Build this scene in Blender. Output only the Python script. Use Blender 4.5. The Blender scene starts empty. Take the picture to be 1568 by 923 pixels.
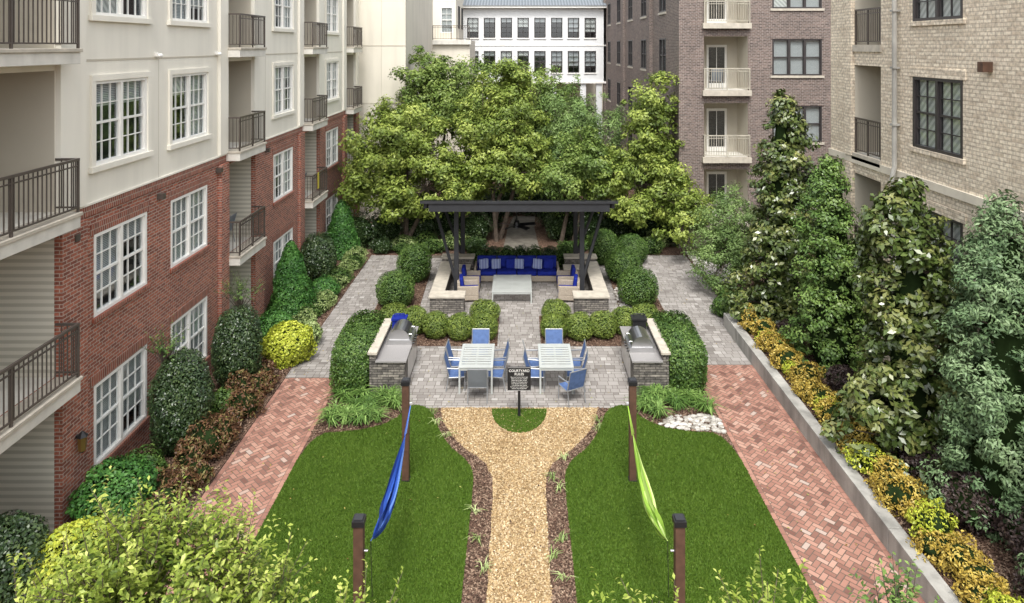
import bpy, math, random
import numpy as np
from mathutils import Vector, Matrix
random.seed(7); rng=np.random.default_rng(7)
S=bpy.context.scene
COL=S.collection

# ------------------------------------------------------------------ materials
def newmat(name):
    m=bpy.data.materials.new(name); m.use_nodes=True
    nt=m.node_tree; nt.nodes.clear()
    o=nt.nodes.new('ShaderNodeOutputMaterial'); b=nt.nodes.new('ShaderNodeBsdfPrincipled')
    nt.links.new(b.outputs[0],o.inputs[0])
    return m,nt,b,o
def N(nt,t,**k):
    n=nt.nodes.new(t)
    for a,v in k.items(): setattr(n,a,v)
    return n
def ramp(nt,stops):
    r=N(nt,'ShaderNodeValToRGB'); e=r.color_ramp.elements
    while len(e)<len(stops): e.new(0.5)
    for i,(p,c) in enumerate(stops):
        e[i].position=p; e[i].color=(c[0],c[1],c[2],1)
    return r
def pos(nt): return N(nt,'ShaderNodeNewGeometry').outputs['Position']
def mul(c,k): return tuple(min(1,x*k) for x in c)
def simple(name,col,rough=.6,metal=0,var=.12,scale=3,bump=0,bscale=60,spec=.4,streak=0):
    m,nt,b,o=newmat(name)
    p=pos(nt)
    n=N(nt,'ShaderNodeTexNoise'); n.inputs['Scale'].default_value=scale; n.inputs['Detail'].default_value=6
    nt.links.new(p,n.inputs['Vector'])
    r=ramp(nt,[(.3,mul(col,1-var)),(.7,mul(col,1+var))]); nt.links.new(n.outputs[0],r.inputs[0])
    out=r.outputs[0]
    if streak:
        mp=N(nt,'ShaderNodeMapping'); mp.inputs['Scale'].default_value=(2.2,2.2,.22); nt.links.new(p,mp.inputs[0])
        n3=N(nt,'ShaderNodeTexNoise'); n3.inputs['Scale'].default_value=1.0; n3.inputs['Detail'].default_value=5; nt.links.new(mp.outputs[0],n3.inputs['Vector'])
        r3=ramp(nt,[(.35,(1-streak,)*3),(.55,(1,1,1))]); nt.links.new(n3.outputs[0],r3.inputs[0])
        x=N(nt,'ShaderNodeMix',data_type='RGBA',blend_type='MULTIPLY'); x.inputs[0].default_value=1
        nt.links.new(out,x.inputs[6]); nt.links.new(r3.outputs[0],x.inputs[7]); out=x.outputs[2]
    nt.links.new(out,b.inputs['Base Color'])
    b.inputs['Roughness'].default_value=rough; b.inputs['Metallic'].default_value=metal
    b.inputs['Specular IOR Level'].default_value=spec
    if bump:
        n2=N(nt,'ShaderNodeTexNoise'); n2.inputs['Scale'].default_value=bscale; n2.inputs['Detail'].default_value=4
        nt.links.new(p,n2.inputs['Vector'])
        bp=N(nt,'ShaderNodeBump'); bp.inputs['Strength'].default_value=bump; bp.inputs['Distance'].default_value=.02
        nt.links.new(n2.outputs[0],bp.inputs['Height']); nt.links.new(bp.outputs[0],b.inputs['Normal'])
    return m
def wallvec(nt):
    g=N(nt,'ShaderNodeNewGeometry'); sp=N(nt,'ShaderNodeSeparateXYZ'); sn=N(nt,'ShaderNodeSeparateXYZ')
    nt.links.new(g.outputs['Position'],sp.inputs[0]); nt.links.new(g.outputs['True Normal'],sn.inputs[0])
    a=N(nt,'ShaderNodeMath',operation='ABSOLUTE'); nt.links.new(sn.outputs[0],a.inputs[0])
    gt=N(nt,'ShaderNodeMath',operation='GREATER_THAN'); nt.links.new(a.outputs[0],gt.inputs[0]); gt.inputs[1].default_value=.5
    mx=N(nt,'ShaderNodeMix',data_type='FLOAT')
    nt.links.new(gt.outputs[0],mx.inputs[0]); nt.links.new(sp.outputs[0],mx.inputs[2]); nt.links.new(sp.outputs[1],mx.inputs[3])
    c=N(nt,'ShaderNodeCombineXYZ'); nt.links.new(mx.outputs[0],c.inputs[0]); nt.links.new(sp.outputs[2],c.inputs[1])
    return c.outputs[0],g.outputs['Position']
def brick(name,c1,c2,cm,w=.21,h=.075,mort=.011,bias=0,rough=.85,big=.15,fine=.22,c3=None):
    m,nt,b,o=newmat(name)
    v,p=wallvec(nt)
    t=N(nt,'ShaderNodeTexBrick'); nt.links.new(v,t.inputs['Vector'])
    t.inputs['Scale'].default_value=1; t.inputs['Brick Width'].default_value=w; t.inputs['Row Height'].default_value=h
    t.inputs['Mortar Size'].default_value=mort; t.inputs['Mortar Smooth'].default_value=.2; t.inputs['Bias'].default_value=bias
    t.inputs['Color1'].default_value=(*c1,1); t.inputs['Color2'].default_value=(*c2,1); t.inputs['Mortar'].default_value=(*cm,1)
    n=N(nt,'ShaderNodeTexNoise'); n.inputs['Scale'].default_value=.9; n.inputs['Detail'].default_value=8; nt.links.new(p,n.inputs['Vector'])
    r=ramp(nt,[(.3,(1-big,)*3),(.7,(1+big*.3,)*3)]); nt.links.new(n.outputs[0],r.inputs[0])
    n3=N(nt,'ShaderNodeTexNoise'); n3.inputs['Scale'].default_value=12; n3.inputs['Detail'].default_value=3; nt.links.new(p,n3.inputs['Vector'])
    r3=ramp(nt,[(.32,(1-fine,)*3),(.62,(1.0,)*3)]); nt.links.new(n3.outputs[0],r3.inputs[0])
    x=N(nt,'ShaderNodeMix',data_type='RGBA',blend_type='MULTIPLY'); x.inputs[0].default_value=1
    nt.links.new(t.outputs[0],x.inputs[6]); nt.links.new(r.outputs[0],x.inputs[7])
    x2=N(nt,'ShaderNodeMix',data_type='RGBA',blend_type='MULTIPLY'); x2.inputs[0].default_value=1
    nt.links.new(x.outputs[2],x2.inputs[6]); nt.links.new(r3.outputs[0],x2.inputs[7])
    nt.links.new(x2.outputs[2],b.inputs['Base Color']); b.inputs['Roughness'].default_value=rough
    bp=N(nt,'ShaderNodeBump',invert=True); bp.inputs['Strength'].default_value=.8; bp.inputs['Distance'].default_value=.012
    nt.links.new(t.outputs['Fac'],bp.inputs['Height']); nt.links.new(bp.outputs[0],b.inputs['Normal'])
    return m
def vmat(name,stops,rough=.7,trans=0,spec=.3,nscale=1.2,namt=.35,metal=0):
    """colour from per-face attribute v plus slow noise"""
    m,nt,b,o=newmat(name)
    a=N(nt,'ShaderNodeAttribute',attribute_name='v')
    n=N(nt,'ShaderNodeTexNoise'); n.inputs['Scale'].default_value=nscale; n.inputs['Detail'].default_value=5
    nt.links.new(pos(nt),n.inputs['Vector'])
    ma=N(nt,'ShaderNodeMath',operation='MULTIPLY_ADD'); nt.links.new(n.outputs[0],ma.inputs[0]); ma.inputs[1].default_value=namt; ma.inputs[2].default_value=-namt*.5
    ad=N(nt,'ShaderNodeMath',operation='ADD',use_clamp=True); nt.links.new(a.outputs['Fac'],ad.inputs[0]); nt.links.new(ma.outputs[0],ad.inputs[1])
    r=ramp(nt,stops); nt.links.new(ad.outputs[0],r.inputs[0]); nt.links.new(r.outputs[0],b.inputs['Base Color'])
    b.inputs['Roughness'].default_value=rough; b.inputs['Specular IOR Level'].default_value=spec; b.inputs['Metallic'].default_value=metal
    if trans:
        tr=N(nt,'ShaderNodeBsdfTranslucent'); nt.links.new(r.outputs[0],tr.inputs[0])
        mx=N(nt,'ShaderNodeMixShader'); mx.inputs[0].default_value=trans
        nt.links.new(b.outputs[0],mx.inputs[1]); nt.links.new(tr.outputs[0],mx.inputs[2]); nt.links.new(mx.outputs[0],o.inputs[0])
    return m
def voro(name,stops,scale,rough=.9,bump=.6,dist=.02):
    m,nt,b,o=newmat(name)
    p=pos(nt)
    t=N(nt,'ShaderNodeTexVoronoi'); t.inputs['Scale'].default_value=scale; nt.links.new(p,t.inputs['Vector'])
    sp=N(nt,'ShaderNodeSeparateColor'); nt.links.new(t.outputs['Color'],sp.inputs[0])
    n=N(nt,'ShaderNodeTexNoise'); n.inputs['Scale'].default_value=1.1; n.inputs['Detail'].default_value=6; nt.links.new(p,n.inputs['Vector'])
    ma=N(nt,'ShaderNodeMath',operation='MULTIPLY_ADD'); nt.links.new(n.outputs[0],ma.inputs[0]); ma.inputs[1].default_value=.5; ma.inputs[2].default_value=-.25
    ad=N(nt,'ShaderNodeMath',operation='ADD',use_clamp=True); nt.links.new(sp.outputs[0],ad.inputs[0]); nt.links.new(ma.outputs[0],ad.inputs[1])
    r=ramp(nt,stops); nt.links.new(ad.outputs[0],r.inputs[0]); nt.links.new(r.outputs[0],b.inputs['Base Color'])
    b.inputs['Roughness'].default_value=rough; b.inputs['Specular IOR Level'].default_value=.2
    bp=N(nt,'ShaderNodeBump',invert=True); bp.inputs['Strength'].default_value=bump; bp.inputs['Distance'].default_value=dist
    nt.links.new(t.outputs['Distance'],bp.inputs['Height']); nt.links.new(bp.outputs[0],b.inputs['Normal'])
    return m
def glassmat():
    m,nt,b,o=newmat('window_glass')
    g=N(nt,'ShaderNodeBsdfGlossy'); g.inputs['Roughness'].default_value=.02; g.inputs[0].default_value=(.9,.95,1,1)
    t=N(nt,'ShaderNodeBsdfTransparent'); t.inputs[0].default_value=(.86,.90,.90,1)
    mx=N(nt,'ShaderNodeMixShader'); mx.inputs[0].default_value=.18
    nt.links.new(t.outputs[0],mx.inputs[1]); nt.links.new(g.outputs[0],mx.inputs[2]); nt.links.new(mx.outputs[0],o.inputs[0])
    return m
def stripes(name,ca,cb,scale,axis='Z',rough=.7):
    m,nt,b,o=newmat(name)
    w=N(nt,'ShaderNodeTexWave',wave_type='BANDS',bands_direction=axis); w.inputs['Scale'].default_value=scale; w.inputs['Distortion'].default_value=.2
    nt.links.new(pos(nt),w.inputs['Vector'])
    r=ramp(nt,[(.35,ca),(.6,cb)]); nt.links.new(w.outputs[1],r.inputs[0]); nt.links.new(r.outputs[0],b.inputs['Base Color'])
    b.inputs['Roughness'].default_value=rough
    return m

M={}
M['redbrick']=brick('red_brick',(.46,.145,.085),(.22,.068,.045),(.46,.36,.30),fine=.3)
M['redsoldier']=brick('red_soldier_brick',(.36,.105,.062),(.20,.06,.04),(.40,.31,.25),w=.075,h=.22)
M['creambrick']=brick('cream_brick',(.88,.78,.62),(.56,.45,.33),(.62,.53,.42),bias=-.35,mort=.016,h=.09,w=.24,big=.08,fine=.38)
M['brownbrick']=brick('brown_brick',(.235,.17,.145),(.105,.077,.068),(.34,.30,.27),fine=.35)
M['stackstone']=brick('stacked_stone',(.33,.30,.26),(.12,.11,.10),(.04,.036,.032),w=.3,h=.07,mort=.008,fine=.6)
M['stucco']=simple('stucco',(.78,.75,.66),.9,var=.03,scale=.8,bump=.15,bscale=90,streak=.06)
M['wingstucco']=simple('cream_wing_stucco',(.64,.60,.51),.9,var=.05,scale=.5,streak=.08)
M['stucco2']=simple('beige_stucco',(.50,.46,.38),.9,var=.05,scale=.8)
M['trimstone']=simple('trim_stone',(.64,.59,.49),.8,var=.06,scale=2,streak=.1)
M['white']=simple('white_paint',(.80,.79,.75),.5,var=.03)
M['whitewall']=simple('white_wall',(.66,.67,.67),.8,var=.03)
M['slab']=simple('balcony_slab',(.64,.62,.56),.8,var=.08,scale=4,streak=.1)
M['rail']=simple('bronze_railing',(.085,.07,.06),.4,var=.1)
M['railbeige']=simple('beige_railing',(.42,.39,.32),.5)
M['black']=simple('black_metal',(.015,.015,.016),.4)
M['darkframe']=simple('dark_window_frame',(.045,.04,.04),.4)
M['charcoal']=simple('charcoal_steel',(.028,.029,.033),.45,var=.1)
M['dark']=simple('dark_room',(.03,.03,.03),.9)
M['glass']=glassmat()
M['blind']=stripes('blinds',(.22,.23,.24),(.58,.59,.59),8.0)
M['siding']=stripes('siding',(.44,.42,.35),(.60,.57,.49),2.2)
M['curtain']=stripes('curtain',(.45,.45,.43),(.70,.69,.66),3,'DIAGONAL')
M['cap']=simple('limestone_cap',(.46,.42,.35),.8,var=.15,scale=5,streak=.08)
M['concrete']=simple('concrete',(.36,.35,.32),.9,var=.24,scale=1.5,bump=.3,bscale=30,streak=.3)
M['backpath']=simple('back_path',(.16,.145,.12),.95,var=.3,scale=3,bump=.3)
M['granite']=simple('granite_counter',(.25,.24,.235),.45,var=.3,scale=80)
M['steel']=simple('stainless_steel',(.55,.55,.55),.3,metal=1,var=.05)
M['tablegrey']=simple('table_grey',(.40,.42,.40),.5,var=.05)
M['chairgrey']=simple('chair_frame',(.28,.29,.30),.35,metal=.4)
M['sling']=simple('blue_sling',(.085,.14,.29),.8,var=.15,scale=10,spec=.2)
M['slingdark']=simple('grey_sling',(.15,.17,.19),.7)
M['royal']=simple('royal_blue_cushion',(.008,.018,.20),.85,var=.2,scale=6,spec=.2)
M['pillow']=stripes('striped_pillow',(.02,.04,.25),(.36,.42,.55),5,'X')
M['wicker']=simple('wicker_base',(.34,.29,.23),.8,var=.25,scale=40)
M['wood']=simple('brown_post_wood',(.085,.045,.028),.6,var=.25,scale=8)
M['bark']=simple('bark',(.11,.085,.065),.95,var=.35,scale=9,bump=.5,bscale=25)
M['hamblue']=vmat('hammock_blue',[(0,(.01,.03,.18)),(.5,(.03,.10,.46)),(1,(.12,.24,.58))],.8,trans=.2)
M['hamlime']=vmat('hammock_lime',[(0,(.18,.34,.04)),(.5,(.40,.62,.09)),(1,(.64,.76,.30))],.8,trans=.2)
M['roofmetal']=stripes('roof_metal',(.10,.115,.13),(.17,.19,.21),1.2,'X')
M['redpaver']=vmat('red_paver',[(0,(.17,.085,.065)),(.5,(.34,.175,.13)),(.85,(.44,.26,.195)),(1,(.42,.33,.28))],.85,nscale=.7,namt=.45)
M['greypaver']=vmat('grey_paver',[(0,(.185,.168,.152)),(.45,(.275,.255,.235)),(.8,(.34,.318,.295)),(1,(.40,.38,.355))],.85,nscale=.5,namt=.5)
M['joint']=simple('paver_joint',(.12,.10,.08),.95,var=.2,scale=4)
M['mulch']=voro('mulch',[(0,(.035,.020,.014)),(.5,(.10,.058,.04)),(.85,(.19,.12,.085)),(1,(.30,.22,.16))],38)
M['chips']=vmat('mulch_chips',[(0,(.04,.024,.017)),(.5,(.14,.08,.055)),(1,(.33,.24,.17))],.9)
GC=[(0,(.20,.125,.06)),(.4,(.38,.265,.13)),(.8,(.52,.39,.22)),(1,(.66,.55,.38))]
M['gravel']=voro('tan_gravel',GC,42,bump=.9)
M['gravelbit']=vmat('gravel_bits',GC,.9,namt=.45)
M['turf']=voro('turf',[(0,(.030,.068,.004)),(.5,(.050,.10,.008)),(1,(.085,.145,.014))],110,bump=.4)
M['blade']=vmat('turf_blades',[(0,(.034,.074,.004)),(.5,(.062,.118,.008)),(1,(.115,.175,.022))],.7,nscale=.7,namt=.6)
M['rock']=vmat('river_rock',[(0,(.22,.20,.17)),(.5,(.40,.38,.34)),(1,(.58,.56,.52))],.8)
def leafm(name,a,b,c,rough=.5,trans=0,spec=.35,namt=.3):
    return vmat(name,[(0,a),(.5,b),(1,c)],rough,trans,spec,namt=namt,nscale=.9)
M['L_elm']=leafm('leaf_crape',(.05,.09,.014),(.175,.24,.04),(.42,.48,.11),trans=.22)
M['L_elm2']=leafm('leaf_elm',(.045,.085,.018),(.13,.20,.04),(.29,.36,.09),trans=.22)
M['L_willow']=leafm('leaf_willow',(.06,.12,.035),(.16,.25,.07),(.30,.41,.14),trans=.15)
M['L_mag']=leafm('leaf_magnolia',(.026,.048,.011),(.08,.12,.027),(.27,.27,.09),.28,0,.6)
M['L_holly']=leafm('leaf_holly',(.035,.08,.02),(.10,.18,.037),(.22,.31,.08),.4)
M['L_pine']=leafm('leaf_evergreen',(.05,.10,.045),(.13,.21,.09),(.26,.35,.18))
M['L_dark']=leafm('leaf_dark',(.018,.038,.014),(.04,.075,.025),(.11,.16,.055),.35,0,.5)
M['L_box']=leafm('leaf_boxwood',(.05,.085,.012),(.12,.175,.028),(.25,.31,.06))
M['L_hedge']=leafm('leaf_hedge',(.025,.06,.012),(.06,.12,.02),(.14,.22,.05))
M['L_green']=leafm('leaf_conifer',(.02,.075,.014),(.045,.14,.022),(.11,.25,.05))
M['L_yellow']=leafm('leaf_yellow',(.20,.25,.02),(.40,.45,.04),(.56,.58,.09))
M['L_gold']=leafm('leaf_gold',(.22,.15,.03),(.44,.31,.05),(.58,.48,.13))
M['L_red']=leafm('leaf_nandina',(.07,.035,.018),(.16,.075,.038),(.20,.20,.06))
M['L_purple']=leafm('leaf_purple',(.025,.016,.016),(.055,.035,.032),(.09,.07,.05))
M['L_var']=leafm('leaf_variegated',(.10,.16,.04),(.24,.32,.10),(.46,.52,.25))
M['L_fore']=leafm('leaf_foreground',(.07,.12,.015),(.27,.35,.05),(.58,.62,.18),.45,.25)
M['L_grass']=leafm('leaf_liriope',(.045,.10,.018),(.11,.20,.04),(.24,.36,.10))
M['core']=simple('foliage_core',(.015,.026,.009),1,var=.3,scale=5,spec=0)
M['brass']=simple('lantern_brass',(.25,.16,.05),.4,metal=.6)
M['fallen']=vmat('fallen_leaf',[(0,(.16,.09,.03)),(.5,(.35,.26,.08)),(1,(.30,.36,.10))],.8)
M['towel']=simple('yellow_towel',(.45,.38,.05),.9)

# ------------------------------------------------------------------ builders
def empty(name,loc=(0,0,0),rotz=0):
    e=bpy.data.objects.new(name,None); e.location=loc; e.rotation_euler=(0,0,rotz); e.empty_display_size=.3
    COL.objects.link(e); return e
class MB:
    def __init__(s): s.v=[];s.f=[];s.m=[];s.mats=[];s.a=[]
    def mi(s,k):
        mt=M[k] if isinstance(k,str) else k
        if mt not in s.mats: s.mats.append(mt)
        return s.mats.index(mt)
    def poly(s,pts,k,a=None):
        i=len(s.v); s.v+= [tuple(p) for p in pts]; s.f.append(list(range(i,i+len(pts)))); s.m.append(s.mi(k)); s.a.append(random.random() if a is None else a)
    def box(s,x0,x1,y0,y1,z0,z1,k,T=None):
        x0,x1=min(x0,x1),max(x0,x1); y0,y1=min(y0,y1),max(y0,y1); z0,z1=min(z0,z1),max(z0,z1)
        P=[(x0,y0,z0),(x1,y0,z0),(x1,y1,z0),(x0,y1,z0),(x0,y0,z1),(x1,y0,z1),(x1,y1,z1),(x0,y1,z1)]
        if T is not None: P=[tuple(T@Vector(p)) for p in P]
        i=len(s.v); s.v+=P; k=s.mi(k); a=random.random()
        for q in ((0,3,2,1),(4,5,6,7),(0,1,5,4),(1,2,6,5),(2,3,7,6),(3,0,4,7)):
            s.f.append([i+j for j in q]); s.m.append(k); s.a.append(a)
    def cyl(s,p0,p1,r0,r1,k,n=8,a=None):
        p0=Vector(p0);p1=Vector(p1); d=(p1-p0)
        if d.length<1e-6: return
        d.normalize(); u=d.orthogonal().normalized(); w=d.cross(u)
        i=len(s.v); k=s.mi(k); a=random.random() if a is None else a
        for p,r in ((p0,r0),(p1,r1)):
            for j in range(n):
                t=2*math.pi*j/n; s.v.append(tuple(p+u*math.cos(t)*r+w*math.sin(t)*r))
        for j in range(n):
            s.f.append([i+j,i+(j+1)%n,i+n+(j+1)%n,i+n+j]); s.m.append(k); s.a.append(a)
        s.f.append([i+j for j in range(n)][::-1]); s.m.append(k); s.a.append(a)
        s.f.append([i+n+j for j in range(n)]); s.m.append(k); s.a.append(a)
    def ell(s,c,r,k,nu=14,nv=9,half=False,p=2.0):
        i=len(s.v); k=s.mi(k)
        f=lambda x:math.copysign(abs(x)**(2/p),x)
        for a in range(nv+1):
            ph=(math.pi*.5 if half else math.pi)*a/nv
            for b in range(nu):
                t=2*math.pi*b/nu
                s.v.append((c[0]+r[0]*f(math.sin(ph))*f(math.cos(t)),c[1]+r[1]*f(math.sin(ph))*f(math.sin(t)),c[2]+r[2]*f(math.cos(ph))))
        for a in range(nv):
            for b in range(nu):
                s.f.append([i+a*nu+b,i+(a+1)*nu+b,i+(a+1)*nu+(b+1)%nu,i+a*nu+(b+1)%nu]); s.m.append(k); s.a.append(.5)
    def obj(s,name,parent=None,bevel=0,smooth=False):
        me=bpy.data.meshes.new(name); me.from_pydata(s.v,[],s.f)
        for mt in s.mats: me.materials.append(mt)
        me.polygons.foreach_set('material_index',s.m)
        if smooth: me.polygons.foreach_set('use_smooth',[True]*len(s.f))
        at=me.attributes.new('v','FLOAT','FACE'); at.data.foreach_set('value',s.a)
        me.update()
        o=bpy.data.objects.new(name,me); COL.objects.link(o)
        if parent: o.parent=parent
        if bevel:
            b=o.modifiers.new('b','BEVEL'); b.width=bevel; b.segments=2; b.limit_method='ANGLE'
        return o

def quadmesh(name,V,A,mat,parent=None):
    n=len(V)//4
    me=bpy.data.meshes.new(name)
    me.vertices.add(4*n); me.vertices.foreach_set('co',np.ascontiguousarray(V,dtype=np.float32).ravel())
    me.loops.add(4*n); me.loops.foreach_set('vertex_index',np.arange(4*n,dtype=np.int32))
    me.polygons.add(n); me.polygons.foreach_set('loop_start',np.arange(0,4*n,4,dtype=np.int32))
    me.materials.append(mat)
    at=me.attributes.new('v','FLOAT','FACE'); at.data.foreach_set('value',np.asarray(A,dtype=np.float32))
    me.update(calc_edges=True)
    o=bpy.data.objects.new(name,me); COL.objects.link(o)
    if parent: o.parent=parent
    return o
def unit(a): return a/np.maximum(np.linalg.norm(a,axis=1,keepdims=True),1e-6)
def leafquads(C,Nn,L,asp=.5,jit=.5,T=None,fold=.12):
    n=len(C); Nn=unit(Nn+rng.normal(0,jit,(n,3)))
    if T is None: T=rng.normal(0,1,(n,3))
    T=unit(T-(T*Nn).sum(1,keepdims=True)*Nn); B=np.cross(Nn,T)
    L=(L*rng.uniform(.65,1.3,n))[:,None]
    W=L*asp*.5
    V=np.empty((n,4,3))
    V[:,0]=C-T*L*.5; V[:,1]=C+B*W+Nn*L*fold; V[:,2]=C+T*L*.5; V[:,3]=C-B*W+Nn*L*fold
    return V.reshape(-1,3)
def lump(d,seed,f=2.3):
    r=np.random.default_rng(seed); out=np.zeros(len(d))
    for k in range(5):
        w=r.normal(0,f*(1+.5*k),3); out+=np.sin(d@w+r.uniform(0,6.28))/(1+.6*k)
    return out/2.4

def shrub(name,x,y,z0,rx,ry,h,lm,n=4500,leaf=.055,p=2.0,kind='ball',rough=.10,asp=.55,seed=None,jit=.5,parent=None):
    seed=random.randint(0,99999) if seed is None else seed
    E=parent or empty(name,(0,0,0))
    d=unit(rng.normal(0,1,(n,3)))
    if kind=='cone':
        t=rng.beta(1.15,1.7,n); th=rng.uniform(0,2*math.pi,n)
        prof=np.clip((1-t),0,1)**.6*np.clip(t/.10+.55,0,1)
        R=(1+rough*1.6*lump(np.c_[np.cos(th)*1.2,np.sin(th)*1.2,t*3.5],seed))*prof*rng.uniform(.80,1.08,n)
        P=np.c_[x+rx*R*np.cos(th),y+ry*R*np.sin(th),z0+t*h]
        Nn=np.c_[np.cos(th),np.sin(th),np.full(n,.45)]
        mb=MB(); 
        for i in range(6):
            a,b=i/6,(i+1)/6
            ra=max(.03,(1-a)**.6*min(1,a/.1+.55))*.74; rb=max(.02,(1-b)**.6)*.74
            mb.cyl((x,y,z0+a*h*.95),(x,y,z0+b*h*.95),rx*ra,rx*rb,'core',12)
        mb.cyl((x,y,z0-.05),(x,y,z0+h*.6),.05,.02,'bark')
    else:
        e=d
        if p>2:
            e=d/((np.abs(d)**p).sum(1,keepdims=True)**(1/p))
        R=(1+rough*lump(d,seed))*rng.uniform(.86,1.05,n)
        P=np.c_[x+rx*R*e[:,0],y+ry*R*e[:,1],z0+h*.5+h*.5*R*e[:,2]]
        Nn=d*np.array([1,1,1.1])+np.array([0,0,.3])
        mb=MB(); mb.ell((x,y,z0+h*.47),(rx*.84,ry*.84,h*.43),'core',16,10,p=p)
        mb.cyl((x,y,z0-.05),(x,y,z0+h*.4),.04,.02,'bark')
    A=np.clip(.48+.28*lump(P*1.8/max(rx,.3),seed+3)+rng.normal(0,.22,n),0,1)
    quadmesh('foliage',leafquads(P,Nn,leaf,asp,jit),A,M[lm],E)
    mb.obj('stems',E,smooth=True)
    return E

def tree(name,x,y,z0,crowns,lm,leaf=.14,nclump=200,per=150,cr=.5,asp=.5,trunk=.12,shape='ball',seed=0,stems=1,droop=0,up=.6,fill=.5,clumpflat=.75,prof_p=.7,core=.5,irr=.3):
    """crowns: list of (cx,cy,cz,rx,ry,rz)"""
    E=empty(name); r=np.random.default_rng(seed)
    CP=[];OUT=[]
    vol=np.array([c[3]*c[5] for c in crowns]); vol=vol/vol.sum()
    for ci,c in enumerate(crowns):
        k=max(6,int(nclump*vol[ci]))
        if shape=='cone':
            t=r.beta(1.1,1.4,k); th=r.uniform(0,2*math.pi,k)
            prof=(1-t)**prof_p*np.clip(t/.08+.5,0,1)
            R=prof*(r.uniform(0,1,k)**.40)*(1+irr*lump(np.c_[np.cos(th),np.sin(th),t*4],seed))
            ln=.12*np.sin(t*5+seed)
            q=np.c_[c[0]+c[3]*(R*np.cos(th)+ln),c[1]+c[4]*R*np.sin(th),c[2]-c[5]+2*c[5]*t]
            o=np.c_[np.cos(th),np.sin(th),np.full(k,.3)]
        else:
            d=unit(r.normal(0,1,(k,3)))
            R=(r.uniform(0,1,k)**fill)*(1+irr*lump(d,seed+ci))
            q=np.array(c[:3])+d*R[:,None]*np.array(c[3:6]); o=d
        CP.append(q); OUT.append(o)
    CP=np.concatenate(CP); OUT=np.concatenate(OUT); k=len(CP)
    sz=cr*r.uniform(.5,1.3,k); cv=r.uniform(0,1,k)
    idx=np.repeat(np.arange(k),(per*(sz/cr)**1.6).astype(int)+4); n=len(idx)
    d=unit(r.normal(0,1,(n,3))); rad=r.uniform(0,1,n)**.5
    d2=d*np.array([1,1,clumpflat])
    C=CP[idx]+d2*(rad*sz[idx])[:,None]
    if droop: C[:,2]-=droop*rad*sz[idx]*np.abs(r.normal(0,1,n))
    Nn=.7*d+.55*OUT[idx]+np.array([0,0,up])
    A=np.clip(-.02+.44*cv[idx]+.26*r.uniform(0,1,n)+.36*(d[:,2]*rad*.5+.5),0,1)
    C[:,2]=np.maximum(C[:,2],z0+.03)
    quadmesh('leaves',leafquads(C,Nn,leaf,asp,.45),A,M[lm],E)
    mb=MB()
    if shape=='cone':
        c=crowns[0]; mb.cyl((x,y,z0-.1),(c[0],c[1],c[2]+c[5]*.7),trunk,.02,'bark',8)
        if core:
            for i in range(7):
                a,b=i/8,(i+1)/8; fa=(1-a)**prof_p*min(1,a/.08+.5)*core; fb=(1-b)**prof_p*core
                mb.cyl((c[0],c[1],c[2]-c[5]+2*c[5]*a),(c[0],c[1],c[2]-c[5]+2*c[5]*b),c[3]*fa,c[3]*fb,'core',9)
        for j in r.choice(k,min(k,80),replace=False):
            q=CP[j]; mb.cyl((c[0],c[1],max(z0+.2,q[2]-.35)),tuple(q),.024,.006,'bark',5)
    else:
        bases=[]
        for s_ in range(stems):
            bx=x+(r.normal(0,.25) if stems>1 else 0); by=y+(r.normal(0,.25) if stems>1 else 0)
            c=crowns[s_%len(crowns)]
            mid=Vector((bx*.5+c[0]*.5+r.normal(0,.12),by*.5+c[1]*.5,z0+(c[2]-c[5]-z0)*.6+.6))
            fork=Vector((c[0]+r.normal(0,.3),c[1]+r.normal(0,.3),c[2]-c[5]*.35))
            mb.cyl((bx,by,z0-.1),mid,trunk,trunk*.75,'bark'); mb.cyl(mid,fork,trunk*.75,trunk*.45,'bark'); bases.append(fork)
        for ci,c in enumerate(crowns):
            b0=min(bases,key=lambda q:(q-Vector(c[:3])).length)
            if (b0-Vector(c[:3])).length>c[3]*1.2: mb.cyl(b0,c[:3],trunk*.4,trunk*.25,'bark',6)
        for j in r.choice(k,min(k,70),replace=False):
            q=Vector(CP[j]); b0=min(bases,key=lambda w:(w-q).length)
            m2=b0.lerp(q,.5)+Vector((0,0,-.15)); mb.cyl(b0,m2,trunk*.28,trunk*.16,'bark',5); mb.cyl(m2,q,trunk*.16,.008,'bark',5)
    mb.obj('trunk_and_limbs',E)
    return E

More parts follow.
